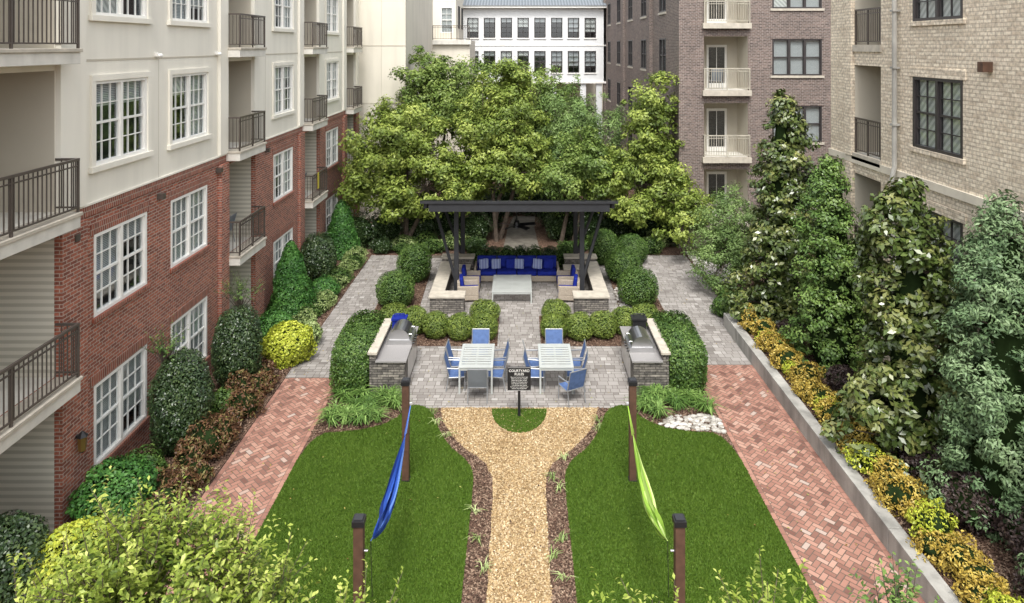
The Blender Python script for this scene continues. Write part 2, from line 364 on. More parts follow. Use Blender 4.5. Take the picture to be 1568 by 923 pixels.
def sprigtree(name,x,y,crowns,lm,ntwig=900,L=.34,leaf=.075,nl=16,trunk=.07,seed=0,asp=.5,dense=.8):
    E=empty(name); r=np.random.default_rng(seed); mb=MB(); Vs=[];As=[]
    vol=np.array([c[3]*c[4]*c[5] for c in crowns]); vol/=vol.sum()
    for ci,c in enumerate(crowns):
        k=max(5,int(ntwig*vol[ci])); cc=np.array(c[:3]); rr=np.array(c[3:6])
        d=unit(r.normal(0,1,(k,3))); d[:,2]=np.abs(d[:,2])*1.0-.15
        R=(r.uniform(0,1,k)**.5)*(1+.42*lump(d,seed+ci))
        B=cc+d*R[:,None]*rr
        D=unit(d*.8+np.array([0,0,.75])+r.normal(0,.4,(k,3)))
        Ls=L*r.uniform(.5,1.8,k); tv=r.uniform(0,1,k)*np.clip(R,.2,1)
        for j in range(nl):
            t=(j+1)/nl
            P=B+D*(Ls*t)[:,None]
            side=unit(np.cross(D,r.normal(0,1,(k,3))))
            T=unit(side+D*.7); C=P+T*leaf*.5
            Nn=unit(np.cross(T,np.cross(D,T))+np.array([0,0,.9]))
            Vs.append(leafquads(C,Nn,leaf*(1.15-.5*t),asp,.25,T=T)); As.append(np.clip(-.02+.55*tv+.42*t+r.normal(0,.14,k),0,1))
        for j in range(0,k,2): mb.cyl(tuple(B[j]),tuple(B[j]+D[j]*Ls[j]),.006,.003,'bark',4)
        for j in range(0,k,max(1,k//24)):
            mb.cyl((x,y,max(.6,c[2]-c[5]*1.2)),tuple(B[j]),.02,.007,'bark',5)
        mb.cyl((x,y,max(.5,c[2]-c[5]*1.25)),(c[0],c[1],c[2]),.04,.02,'bark',6)
    mb.cyl((x,y,-.05),(x,y,min(c[2]-c[5]*.6 for c in crowns)),trunk,trunk*.6,'bark')
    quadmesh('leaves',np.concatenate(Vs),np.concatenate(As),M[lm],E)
    mb.obj('trunk_and_limbs',E); return E

def tufts(name,P,lm,nb=26,L=.32,w=.016,arch=.6,parent=None):
    P=np.asarray(P,dtype=float); k=len(P); n=k*nb
    b=np.repeat(P,nb,axis=0)+np.c_[rng.normal(0,.035,(n,2)),np.zeros(n)]
    th=rng.uniform(0,2*math.pi,n); out=np.c_[np.cos(th),np.sin(th),np.zeros(n)]; side=np.c_[-np.sin(th),np.cos(th),np.zeros(n)]
    l=L*rng.uniform(.6,1.2,n)[:,None]; ar=arch*rng.uniform(.4,1.3,n)[:,None]
    p0=b; p1=b+out*l*.35*ar+np.array([0,0,1])*l*.55; p2=b+out*l*ar+np.array([0,0,1])*l*(.78-.35*ar)
    V=np.empty((n,2,4,3)); W=w*.5
    V[:,0,0]=p0-side*W;V[:,0,1]=p0+side*W;V[:,0,2]=p1+side*W;V[:,0,3]=p1-side*W
    V[:,1,0]=p1-side*W;V[:,1,1]=p1+side*W;V[:,1,2]=p2+side*W*.2;V[:,1,3]=p2-side*W*.2
    A=np.clip(np.repeat(np.repeat(rng.uniform(.1,.8,k),nb)+rng.normal(0,.15,n),2),0,1)
    return quadmesh(name,V.reshape(-1,3),A,M[lm],parent)

def chaikin(p,it=2):
    for _ in range(it):
        q=[]
        for i in range(len(p)):
            a=p[i];b=p[(i+1)%len(p)]
            q+=[(a[0]*.75+b[0]*.25,a[1]*.75+b[1]*.25),(a[0]*.25+b[0]*.75,a[1]*.25+b[1]*.75)]
        p=q
    return p
def inpoly(x,y,poly):
    c=np.zeros(len(x),bool); n=len(poly)
    for i in range(n):
        x1,y1=poly[i];x2,y2=poly[(i+1)%n]
        if y1==y2: continue
        c^=((y1>y)!=(y2>y))&(x<(x2-x1)*(y-y1)/(y2-y1)+x1)
    return c
def scatter(poly,dens):
    xs=[p[0] for p in poly];ys=[p[1] for p in poly]
    n=int((max(xs)-min(xs))*(max(ys)-min(ys))*dens)
    x=rng.uniform(min(xs),max(xs),n);y=rng.uniform(min(ys),max(ys),n); k=inpoly(x,y,poly)
    return x[k],y[k]
def sheet(name,poly,z,k,thick=0):
    mb=MB(); 
    if thick:
        for i in range(len(poly)):
            a=poly[i];b=poly[(i+1)%len(poly)]
            mb.poly([(a[0],a[1],z-thick),(b[0],b[1],z-thick),(b[0],b[1],z),(a[0],a[1],z)],k,.5)
    ar=sum(poly[i][0]*poly[(i+1)%len(poly)][1]-poly[(i+1)%len(poly)][0]*poly[i][1] for i in range(len(poly)))
    if ar<0: poly=poly[::-1]
    mb.poly([(a,b,z) for a,b in poly],k,.5)
    return mb.obj(name)
def rect(x0,x1,y0,y1): return [(x0,y0),(x1,y0),(x1,y1),(x0,y1)]
def chips(name,poly,z,dens,size,k,parent=None,asp=.5,jit=.35):
    x,y=scatter(poly,dens); n=len(x)
    C=np.c_[x,y,z+rng.uniform(.0,size*.35,n)]
    return quadmesh(name,leafquads(C,np.tile([0,0,1.],(n,1)),size,asp,jit),rng.uniform(0,1,n),M[k],parent)
def clip(poly,x0,x1,y0,y1):
    for ax,val,sg in ((0,x0,1),(0,x1,-1),(1,y0,1),(1,y1,-1)):
        out=[]
        for i in range(len(poly)):
            a=poly[i];b=poly[(i+1)%len(poly)]; da=(a[ax]-val)*sg; db=(b[ax]-val)*sg
            if da>=0: out.append(a)
            if da*db<0:
                t=da/(da-db); out.append((a[0]+(b[0]-a[0])*t,a[1]+(b[1]-a[1])*t))
        poly=out
        if len(poly)<3: return None
    return poly
def herring(name,x0,x1,y0,y1,z,k,W=.108):
    mb=MB(); g=.008; c=math.cos(math.pi/4)
    R=max(x1-x0,y1-y0)+1; n=int(R/W)+4; cx,cy=(x0+x1)/2,(y0+y1)/2
    for a in range(-n,n):
        for b in range(-n,n):
            m=(a-b)%4
            if m==0: q=(a*W+g,(a+2)*W-g,b*W+g,(b+1)*W-g); sh=.07
            elif m==3: q=(a*W+g,(a+1)*W-g,b*W+g,(b+2)*W-g); sh=-.07
            else: continue
            mx,my=(q[0]+q[1])/2,(q[2]+q[3])/2; X=cx+(mx-my)*c;Y=cy+(mx+my)*c
            if X<x0-.2 or X>x1+.2 or Y<y0-.2 or Y>y1+.2: continue
            P=[(cx+(u-v)*c,cy+(u+v)*c) for u,v in ((q[0],q[2]),(q[1],q[2]),(q[1],q[3]),(q[0],q[3]))]
            P=clip(P,x0+.11,x1-.11,y0,y1)
            if P: mb.poly([(u,v,z+random.uniform(0,.003)) for u,v in P],k,min(1,max(0,random.gauss(.47,.24))))
    y=y0
    while y<y1-.1:
        for xx in (x0,x1-.1):
            mb.poly([(xx,y,z),(xx+.1,y,z),(xx+.1,min(y1,y+.2),z),(xx,min(y1,y+.2),z)],k,random.uniform(.1,.7))
        y+=.21
    o=mb.obj(name); return o
def cobble(name,regs,z,k):
    mb=MB()
    for x0,x1,y0,y1 in regs:
        y=y0
        while y<y1:
            h=random.choice((.13,.17,.2,.24)); x=x0-random.uniform(0,.2)
            while x<x1:
                w=random.choice((.14,.19,.25,.3)); g=.007
                P=clip([(x+g,y+g),(x+w-g,y+g),(x+w-g,y+h-g),(x+g,y+h-g)],x0,x1,y0,y1)
                if P: mb.poly([(u,v,z+random.uniform(0,.004)) for u,v in P],k,min(1,max(0,random.gauss(.5,.22))))
                x+=w
            y+=h
    return mb.obj(name)

# ------------------------------------------------------------------ ground
g=MB(); g.poly([(-400,-300,-.03),(400,-300,-.03),(400,500,-.03),(-400,500,-.03)],'mulch'); g.obj('ground')
sheet('paver_bedding',rect(-6.95,7.7,17.9,32),0,'joint')
sheet('brick_walkway_bedding',rect(-6.8,-5.15,1,17.9),0.0,'joint'); sheet('brick_walkway_bedding',rect(5.15,7.0,1,17.9),0.0,'joint')
herring('brick_walkway',-6.75,-5.15,1.5,19.8,.006,'redpaver')
herring('brick_walkway',5.15,7.0,1.5,20.6,.006,'redpaver')
cobble('stone_paver_patio',[(-6.9,-5.1,19.82,31.5),(5.1,7.0,20.62,23.6),(5.1,7.6,23.6,31.5),(-5.1,5.1,18.15,31)],.006,'greypaver')
x,y=scatter(rect(-6.8,7.0,9,31),3.0); keep=(np.abs(x)>5.2)|(y>18.2)
x=x[keep];y=y[keep]; n=len(x)
quadmesh('fallen_leaves',leafquads(np.c_[x,y,np.full(n,.022)],np.tile([0,0,1.],(n,1)),.055,.5,.3),rng.uniform(0,1,n),M['fallen'])
# beds
bedL=rect(-8.98,-6.76,1,38); sheet('mulch_bed',bedL,.03,'mulch',.05)
chips('mulch_chips',rect(-8.9,-6.8,9,30),.035,500,.07,'chips')
lawnbed=rect(-5.14,5.14,1,18.14); sheet('mulch_bed',lawnbed,.014,'mulch',.02)
gr=[(.56,1),(.56,12),(.57,14.5),(.6,15.2),(.78,15.75),(1.25,16.25),(1.62,16.8),(1.92,17.4),(2.08,18.145)]
def jitter(p,a=.02): return [(x+random.uniform(-a,a),y) for x,y in p]
def dense(pts):
    out=[]
    for i in range(len(pts)-1):
        a,b=pts[i],pts[i+1]; n=max(1,int(math.hypot(b[0]-a[0],b[1]-a[1])/.25))
        for j in range(n): t=j/n; out.append((a[0]+(b[0]-a[0])*t,a[1]+(b[1]-a[1])*t))
    out.append(pts[-1]); return out
grd=dense(gr); gravel=jitter(grd)+[(-x,y) for x,y in jitter(grd)][::-1]
sheet('gravel_path',gravel,.022,'gravel',.02)
chips('gravel_stones',gravel,.026,1500,.032,'gravelbit',asp=1.2,jit=.5)
chips('path_mulch_debris',[(-.62,9),(.62,9),(.62,15),(-.62,15)],.04,14,.05,'chips')
lp=[(1.0,9.6),(1.0,11),(1.0,13),(1.0,14.8),(1.03,15.4),(1.22,15.85),(1.62,16.3),(1.93,16.9),(2.13,17.5),(2.3,18.0),(2.7,18.3),(3.0,18.15),(3.1,17.7),(3.5,17.25),(4.2,17.0),(5.13,16.92),(5.13,14),(5.13,12),(5.13,9.6),(3,9.6)]
def blades(name,P,dens):
    x,y=scatter(P,dens); n=len(x)
    V=np.empty((n,4,3)); th=rng.uniform(0,6.28,n); dx=np.c_[np.cos(th),np.sin(th),np.zeros(n)]*.008; tip=np.c_[rng.normal(0,.014,n),rng.normal(0,.014,n),rng.uniform(.015,.035,n)]
    b=np.c_[x,y,np.full(n,.034)]
    V[:,0]=b-dx;V[:,1]=b+dx;V[:,2]=b+tip+dx*.4;V[:,3]=b+tip-dx*.4
    quadmesh(name,V.reshape(-1,3),np.clip(rng.normal(.47,.18,n),0,1),M['blade'])
for sgn,nm in ((1,'r'),(-1,'l')):
    P=[(p[0]*sgn,p[1]) for p in lp]
    P=[(max(-5.135,min(5.135,a)),b) for a,b in chaikin(P,2)]
    sheet('lawn',P,.035,'turf',.03)
    blades('lawn_grass',P,4200)
    x,y=scatter(P,.5); n=len(x); quadmesh('lawn_fallen_leaves',leafquads(np.c_[x,y,np.full(n,.07)],np.tile([0,0,1.],(n,1)),.05,.5,.3),rng.uniform(0,1,n),M['fallen'])
    strip=[(p[0]*sgn,p[1]) for p in grd]+[(p[0]*sgn,p[1]) for p in [(2.34,18.1),(2.13,17.5),(1.93,16.9),(1.62,16.3),(1.22,15.85),(1.0,15.3),(1.0,1.0)]]
    chips('mulch_chips',strip,.018,1700,.055,'chips')
    tp=[]
    for yy in np.arange(10.2,17.8,.5):
        gx=np.interp(yy,[q[1] for q in gr],[q[0] for q in gr]); lx=np.interp(yy,[1,15.3,15.85,16.3,16.9,17.5,18.1],[1,1,1.22,1.62,1.93,2.13,2.34])
        if random.random()<.6: tp.append((sgn*((gx+lx)/2+rng.normal(0,.08)),yy+rng.normal(0,.15),.02))
    tufts('edging_grass',tp,'L_var',14,.2,.018,1.0)
hp=[(.72*math.cos(t),18.06+1.1*math.sin(t)) for t in np.linspace(math.pi,2*math.pi,24)]
sheet('turf_island',hp,.04,'turf',.03)
blades('turf_island_grass',hp,4200)
for s in (1,-1):
    bed=[(5.13,16.93),(4.2,17.0),(3.5,17.25),(3.1,17.7),(3.05,18.75),(4.05,18.8),(4.08,21.9),(.7,21.9),(.7,24.3),(1.75,24.3),(1.75,23.05),(3.6,23.05),(3.75,29),(5.3,29),(5.2,22)]
    P=[(a*s,b) for a,b in bed]; sheet('mulch_bed',P,.032,'mulch',.03)
    chips('mulch_chips',P,.036,600,.06,'chips')
sheet('mulch_bed',rect(-9,7.6,31.4,60),.02,'mulch',.04)
sheet('gravel_path_back',[(-.8,31.3),(1.0,31.3),(.8,36),(.9,38.5),(-.3,38.5),(-.6,36)],.03,'backpath')
sheet('mulch_bed',rect(7.62,12,23.8,32.4),.03,'mulch',.04)

def stones(name,polys,n,z,size=.07):
    mb=MB()
    for pl in polys:
        x,y=scatter(pl,n)
        for a,b in zip(x,y):
            s=size*random.uniform(.5,1.1); c=(a,b,z+s*.25); th=random.uniform(0,3)
            i=len(mb.v); k=mb.mi('rock'); v=random.random()
            for lv,rr in ((-.4,.8),(.1,1),(.45,.6)):
                for j in range(6):
                    t=th+j*math.pi/3; q=rr*random.uniform(.85,1.1)
                    mb.v.append((c[0]+s*q*math.cos(t)*1.2,c[1]+s*q*math.sin(t)*.85,c[2]+s*lv))
            for l in range(2):
                for j in range(6):
                    mb.f.append([i+l*6+j,i+l*6+(j+1)%6,i+l*6+6+(j+1)%6,i+l*6+6+j]); mb.m.append(k); mb.a.append(v)
            mb.f.append([i+12+j for j in range(6)]); mb.m.append(k); mb.a.append(v)
    return mb.obj(name,smooth=True)
stones('river_rocks',[[(3.4,17.3),(4.2,17.03),(5.1,16.96),(5.1,17.75),(4,17.7)],[(7.7,27.4),(9.4,27.8),(9.2,31.8),(7.7,31.8)]],190,.04)
stones('river_rocks',[[(3.7,24.6),(4.1,24.6),(4.1,27),(3.7,27)],[(-8.6,23.2),(-7.6,23.2),(-7.6,24.6),(-8.6,24.6)]],120,.04)

# right planter
w=MB(); yy=1.0
while yy<23.4:
    y2=min(23.5,yy+3.0); w.box(7.0,7.28,yy+.008,y2-.008,-.05,.45,'concrete'); yy+=3.0
w.box(7.01,7.27,1,23.49,-.05,.43,'concrete'); w.box(7.29,8.6,23.22,23.5,-.05,.45,'concrete')
w.obj('retaining_wall',bevel=.012)
sheet('planter_soil',rect(7.281,9.99,1,23.21),.36,'mulch'); chips('mulch_chips',rect(7.3,9.9,9,23.2),.365,500,.07,'chips')

# ------------------------------------------------------------------ building helpers
def mkL(u,z,d): return (-9+d,u,z)
def mkR(u,z,d): return (10-d,u,z)
def mkF(Y): return lambda u,z,d:(u,Y-d,z)
def bx(mb,mk,u0,u1,z0,z1,d0,d1,k):
    a=mk(u0,z0,d0);b=mk(u1,z1,d1); mb.box(a[0],b[0],a[1],b[1],a[2],b[2],k)
def panel(mb,mk,u0,u1,z0,z1,holes,matf,zs=(),reveal=.14,revk=None):
    U=sorted({u0,u1,*[h[0] for h in holes],*[h[1] for h in holes]}); Z=sorted({z0,z1,*zs,*[h[2] for h in holes],*[h[3] for h in holes]})
    for i in range(len(U)-1):
        for j in range(len(Z)-1):
            uc=(U[i]+U[i+1])/2; zc=(Z[j]+Z[j+1])/2
            if any(h[0]<uc<h[1] and h[2]<zc<h[3] for h in holes): continue
            mb.poly([mk(U[i],Z[j],0),mk(U[i+1],Z[j],0),mk(U[i+1],Z[j+1],0),mk(U[i],Z[j+1],0)],matf(uc,zc))
    for h in holes:
        a,b,c,d=h[:4]; rv=h[4] if len(h)>4 else reveal
        kk=matf((a+b)/2,c+.01) if len(h)<=5 else h[5]
        for p in (((a,c),(b,c)),((b,c),(b,d)),((b,d),(a,d)),((a,d),(a,c))):
            (p1,q1),(p2,q2)=p
            mb.poly([mk(p1,q1,0),mk(p2,q2,0),mk(p2,q2,-rv),mk(p1,q1,-rv)],kk)
def window(fr,gl,mk,u0,u1,z0,z1,k='white',units=2,cols=2,rows=2,trim=.07,blind=None,mt=.022,kb0=None):
    f=-.10; o=.015
    bx(fr,mk,u0,u0+trim,z0,z1,f,o,k); bx(fr,mk,u1-trim,u1,z0,z1,f,o,k)
    bx(fr,mk,u0+trim,u1-trim,z1-trim,z1,f,o-.003,k); bx(fr,mk,u0+trim,u1-trim,z0,z0+trim,f,o-.003,k)
    a=u0+trim;b=u1-trim;c=z0+trim;d=z1-trim; w=(b-a)/units
    for i in range(1,units): bx(fr,mk,a+w*i-.045,a+w*i+.045,c,d,f,o-.006,k)
    for i in range(units):
        l=a+w*i+(.045 if i else 0); r=a+w*(i+1)-(.045 if i<units-1 else 0)
        mid=(c+d)/2
        bx(fr,mk,l,r,mid-.025,mid+.025,f,-.03,k)
        for e in (l,r-.03): bx(fr,mk,e,e+.03,c,d,f+.01,-.035,k)
        for j in range(1,cols):
            x=l+(r-l)*j/cols; bx(fr,mk,x-mt/2,x+mt/2,c,d,-.085,-.045,k)
        for zz0,zz1 in ((c,mid),(mid,d)):
            for j in range(1,rows):
                z=zz0+(zz1-zz0)*j/rows; bx(fr,mk,l,r,z-mt/2,z+mt/2,-.084,-.046,k)
        bl=random.choice((1,1,1,.55,.3,.8)) if blind is None else blind
        kb=kb0 or ('blind' if random.random()<.8 else 'curtain')
        if bl>0: gl.poly([mk(l,d-(d-c)*bl,-.13),mk(r,d-(d-c)*bl,-.13),mk(r,d,-.13),mk(l,d,-.13)],kb)
    gl.poly([mk(a,c,-.065),mk(b,c,-.065),mk(b,d,-.065),mk(a,d,-.065)],'glass')
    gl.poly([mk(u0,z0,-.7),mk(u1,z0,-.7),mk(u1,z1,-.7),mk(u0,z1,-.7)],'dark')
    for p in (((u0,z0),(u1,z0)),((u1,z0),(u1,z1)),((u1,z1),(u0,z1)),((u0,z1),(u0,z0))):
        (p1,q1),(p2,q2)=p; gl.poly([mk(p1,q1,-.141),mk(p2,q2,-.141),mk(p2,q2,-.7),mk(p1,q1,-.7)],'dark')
def railing(mb,mk,u0,u1,zf,dout,k='rail',ret=True,sp=.115,h=1.05,din=0):
    bx(mb,mk,u0,u1,zf+h-.05,zf+h,dout-.05,dout,k); bx(mb,mk,u0,u1,zf+.08,zf+.11,dout-.04,dout-.01,k)
    bx(mb,mk,u0,u1,zf+h-.16,zf+h-.135,dout-.04,dout-.01,k)
    u=u0+sp
    while u<u1-.05: bx(mb,mk,u-.009,u+.009,zf+.11,zf+h-.05,dout-.034,dout-.016,k); u+=sp
    for e in (u0,(u0+u1)/2-.02,u1-.04): bx(mb,mk,e,e+.04,zf,zf+h-.05,dout-.046,dout-.004,k)
    if ret:
        for e in (u0,u1-.04):
            bx(mb,mk,e,e+.04,zf+h-.05,zf+h-.002,din,dout-.05,k); bx(mb,mk,e,e+.03,zf+.08,zf+.11,din,dout-.05,k)
            d=din+sp
            while d<dout-.08: bx(mb,mk,e+.01,e+.028,zf+.11,zf+h-.05,d-.009,d+.009,k); d+=sp
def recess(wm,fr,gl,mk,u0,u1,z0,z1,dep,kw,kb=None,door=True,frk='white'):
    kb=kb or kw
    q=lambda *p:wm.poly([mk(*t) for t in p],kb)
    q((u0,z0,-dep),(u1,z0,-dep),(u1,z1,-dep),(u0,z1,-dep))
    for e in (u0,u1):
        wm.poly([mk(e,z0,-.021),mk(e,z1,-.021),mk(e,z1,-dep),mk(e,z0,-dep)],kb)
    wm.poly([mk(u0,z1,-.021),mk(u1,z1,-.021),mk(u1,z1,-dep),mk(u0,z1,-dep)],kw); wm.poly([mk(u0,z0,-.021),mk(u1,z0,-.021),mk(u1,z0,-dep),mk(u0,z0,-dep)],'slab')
    if door:
        c=(u0+u1)/2; a,b=c-.5,c+.5; t=z0+2.15
        bx(fr,mk,a,a+.1,z0+.02,t,-dep+.002,-dep+.07,frk); bx(fr,mk,b-.1,b,z0+.02,t,-dep+.002,-dep+.07,frk); bx(fr,mk,a+.1,b-.1,t-.12,t,-dep+.002,-dep+.067,frk); bx(fr,mk,a+.1,b-.1,z0+.02,z0+.25,-dep+.002,-dep+.067,frk)
        bx(fr,mk,c-.012,c+.012,z0+.25,t-.12,-dep+.03,-dep+.06,frk)
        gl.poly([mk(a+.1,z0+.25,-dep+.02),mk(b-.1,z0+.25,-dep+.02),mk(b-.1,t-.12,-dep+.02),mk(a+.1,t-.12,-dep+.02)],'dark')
        gl.poly([mk(a+.1,z0+.25,-dep+.03),mk(b-.1,z0+.25,-dep+.03),mk(b-.1,t-.12,-dep+.03),mk(a+.1,t-.12,-dep+.03)],'glass')

# ------------------------------------------------------------------ left building
EL=empty('brick_and_stucco_apartment_building'); W_=MB();FR=MB();GL=MB();RL=MB();SL=MB();TR=MB()
floors=[0,3.17,6.37,9.55]; wz=[(.65,2.4),(3.85,5.6),(7.05,8.85),(10.25,12.0)]
recs=[(9.8,13.3),(21.0,23.05),(28.4,30.5),(35.4,37.3)]
wins=[(6,8.05),(14.5,16.55),(17.7,19.75),(25.1,27.2),(31.9,34.0)]
holes=[]
for a,b in recs:
    for i,f in enumerate(floors): holes.append((a,b,f+(.02 if i==0 else 0),f+2.75,.02))
for a,b in wins:
    for z0,z1 in wz: holes.append((a,b,z0,z1))
panel(W_,mkL,2,38,0,13.6,holes,lambda u,z:'redbrick' if z<6.23 else 'stucco',zs=(6.23,))
W_.box(-18,-9.9,2.01,38,13.55,13.6,'stucco'); W_.poly([(-9,2,0),(-18,2,0),(-18,2,13.6),(-9,2,13.6)],'redbrick')
W_.poly([(-9,38,0),(-18,38,0),(-18,38,13.6),(-9,38,13.6)],'stucco')
for a,b in wins:
    for i,(z0,z1) in enumerate(wz):
        window(FR,GL,mkL,a,b,z0,z1,'white',2,3,2,mt=.02)
        if i<2:
            bx(TR,mkL,a-.12,b+.12,z1+.005,z1+.23,0.001,.018,'redsoldier')
            bx(TR,mkL,a-.08,b+.08,z0-.09,z0-.005,-.02,.07,'redsoldier')
        else:
            t=.13
            bx(TR,mkL,a-t,a,z0,z1,0,.05,'stucco'); bx(TR,mkL,b,b+t,z0,z1,0,.05,'stucco'); bx(TR,mkL,a-t,b+t,z1,z1+t,0,.053,'stucco'); bx(TR,mkL,a-t-.05,b+t+.05,z0-.12,z0,0,.09,'stucco')
prev=2.0
for a,b in recs+[(38,38)]:
    bx(TR,mkL,prev,a-.02,6.05,6.27,.001,.035,'redsoldier'); bx(TR,mkL,prev,a-.02,6.27,6.31,.001,.05,'stucco')
    bx(TR,mkL,prev,a-.02,9.28,9.32,.001,.012,'stucco2'); prev=b+.02
for u in (17.1,24.3): bx(TR,mkL,u-.006,u+.006,6.32,9.27,.001,.004,'stucco2')
for a,b in recs:
    for u in ((b+.01,b+.8),(a-.55,a-.01)):
        if u[0]<9: continue
        bx(TR,mkL,u[0],u[1],0,6.04,.002,.13,'redbrick'); bx(TR,mkL,u[0],u[1],6.32,13.4,.002,.10,'stucco')
    for i,f in enumerate(floors):
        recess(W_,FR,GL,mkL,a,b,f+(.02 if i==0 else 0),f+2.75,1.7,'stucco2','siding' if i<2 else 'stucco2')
        if i:
            bx(SL,mkL,a-.03,b+.05,f-.30,f-.005,-.1,.46,'slab'); bx(SL,mkL,a-.05,b+.07,f-.07,f-.002,.002,.5,'cap')
            railing(RL,mkL,a-.02,b+.03,f,.46)
for u,z in ((13.75,5.75),(17.1,5.85),(20.4,5.9),(24.3,5.9)):
    bx(TR,mkL,u-.07,u+.07,z-.07,z+.07,.0,.16,'rail')
for u in (16.95,20.3): 
    TR.box(-9,-8.93,u-.03,u+.03,9.34,9.44,'white'); TR.ell((-8.87,u,9.36),(.055,.1,.055),'white',8,6)
W_.obj('walls',EL);FR.obj('window_frames',EL);GL.obj('window_glass',EL);RL.obj('railings',EL);SL.obj('balcony_slabs',EL,bevel=.008);TR.obj('trim',EL)
LT=MB(); LT.box(-8.87,-8.80,13.7,13.76,1.75,1.8,'black'); LT.cyl((-8.75,13.73,1.5),(-8.75,13.73,1.78),.07,.09,'brass',6); LT.cyl((-8.75,13.73,1.78),(-8.75,13.73,1.88),.11,.02,'black',6); LT.cyl((-8.75,13.73,1.45),(-8.75,13.73,1.5),.02,.07,'black',6); LT.obj('wall_lantern')

# ------------------------------------------------------------------ far left wing
EW=empty('cream_stucco_building_wing'); W_=MB();FR=MB();GL=MB();RL=MB()
W_.box(-20,-6.3,38.02,50,0,13.6,'wingstucco')
for z in (6.4,9.6,12.8): bx(W_,mkF(38.02),-9,-6.3,z,z+.03,.001,.02,'stucco2')
bx(W_,mkF(38.02),-7.65,-7.63,0,13.6,.001,.012,'stucco2')
panel(W_,mkF(50.02),-6.3,-3.6,0,10.0,[],lambda u,z:'wingstucco'); W_.box(-6.29,-3.6,50.03,56,0,9.98,'wingstucco')
bx(W_,mkF(50.02),-6.4,-3.5,9.7,10.03,.002,.25,'slab'); railing(RL,mkF(50.02),-6.3,-3.6,10.03,.2,'rail')
panel(W_,mkF(53),-9,-4.9,10,14.5,[(-6.1,-5.1,10.6,12.6)],lambda u,z:'wingstucco'); W_.poly([(-4.9,53,10),(-4.9,62,10),(-4.9,62,14.5),(-4.9,53,14.5)],'wingstucco')
window(FR,GL,mkF(53),-6.1,-5.1,10.6,12.6,'white',1,2,2)
for y0 in (55,58):
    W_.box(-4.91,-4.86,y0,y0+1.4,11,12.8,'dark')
W_.obj('walls',EW);FR.obj('window_frames',EW);GL.obj('window_glass',EW);RL.obj('railings',EW)
# ------------------------------------------------------------------ white centre building
EC=empty('white_office_building'); W_=MB();FR=MB();GL=MB()
cols=[(724+25.7*i-795)/17.5 for i in range(8)]
hs=[];mk=mkF(60)
for z0,z1 in ((7.25,9.15),(10.3,12.05)):
    for c in cols: hs.append((c-.5,c+.5,z0,z1))
panel(W_,mk,-7,7.6,6.3,12.9,hs,lambda u,z:'whitewall',reveal=.1)
for h in hs:
    window(FR,GL,mk,*h,'darkframe',1,2,2,trim=.05,blind=random.choice((.2,.45,.7)),mt=.04); bx(FR,mk,h[0]-.06,h[1]+.06,h[2]-.1,h[2]-.01,.001,.08,'white')
bx(FR,mk,-7,7.6,6.32,6.5,.001,.12,'white'); bx(FR,mk,-7,7.6,9.6,9.68,.001,.05,'white'); bx(FR,mk,-7.2,7.8,12.9,13.1,-.1,.5,'white')
W_.poly([(-7.3,59.4,13.1),(7.9,59.4,13.1),(7.9,66,15.6),(-7.3,66,15.6)],'roofmetal')
W_.poly([(-7,60,6.3),(7.6,60,6.3),(7.6,70,6.3),(-7,70,6.3)],'whitewall')
for x in (-6,-3,0,3,5.6,7.0): W_.box(x-.25,x+.25,60.05,60.5,0,6.3,'whitewall')
W_.box(-14,16,70,70.3,0,13,'stucco2')
W_.obj('walls',EC);FR.obj('window_frames',EC);GL.obj('window_glass',EC)
# ------------------------------------------------------------------ brown brick building
EB=empty('brown_brick_apartment_building'); W_=MB();FR=MB();GL=MB();RL=MB();TR=MB()
mk=mkF(32.5); hs=[];fl=[1.2,4.34,7.5,10.68]
for f in fl:
    hs.append((12.0,14.35,f+.7,f+2.42)); hs.append((8.76,10.85,f,f+2.55,.02)); hs.append((16,18,f+.7,f+2.4))
panel(W_,mk,7.6,20,0,14,hs,lambda u,z:'brownbrick')
mkS=lambda u,z,d:(7.6-d,u,z); hs2=[]
for u in (35.5,41,46,51.5,57):
    for f in fl: hs2.append((u,u+1.7,f+.7,f+2.5))
panel(W_,mkS,32.5,62,0,14,hs2,lambda u,z:'brownbrick')
W_.poly([(7.6,32.5,14),(20,32.5,14),(20,62,14),(7.6,62,14)],'stucco2')
for f in fl:
    window(FR,GL,mk,12.0,14.35,f+.7,f+2.42,'darkframe',3,1,1,trim=.06,blind=1); window(FR,GL,mk,16,18,f+.7,f+2.4,'darkframe',2,1,1)
    bx(TR,mk,11.9,14.45,f+.58,f+.69,.001,.06,'cap'); bx(TR,mk,11.9,14.45,f+2.43,f+2.63,.001,.03,'brownbrick')
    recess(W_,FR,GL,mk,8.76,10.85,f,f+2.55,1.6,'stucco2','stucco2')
    bx(TR,mk,8.66,10.95,f-.26,f-.004,-.05,.25,'cap'); railing(RL,mk,8.72,10.89,f,.22,'railbeige')
    for u in (35.5,41,46,51.5,57):
        window(FR,GL,mkS,u,u+1.7,f+.7,f+2.5,'darkframe',2,1,1); bx(TR,mkS,u-.1,u+1.8,f+.58,f+.69,.001,.06,'cap')
for u in (39,49,60): bx(TR,mkS,u,u+.5,0,14,.001,.2,'brownbrick')
bx(TR,mk,7.55,8.1,0,14,.003,.12,'brownbrick')
W_.obj('walls',EB);FR.obj('window_frames',EB);GL.obj('window_glass',EB);RL.obj('railings',EB);TR.obj('trim',EB)
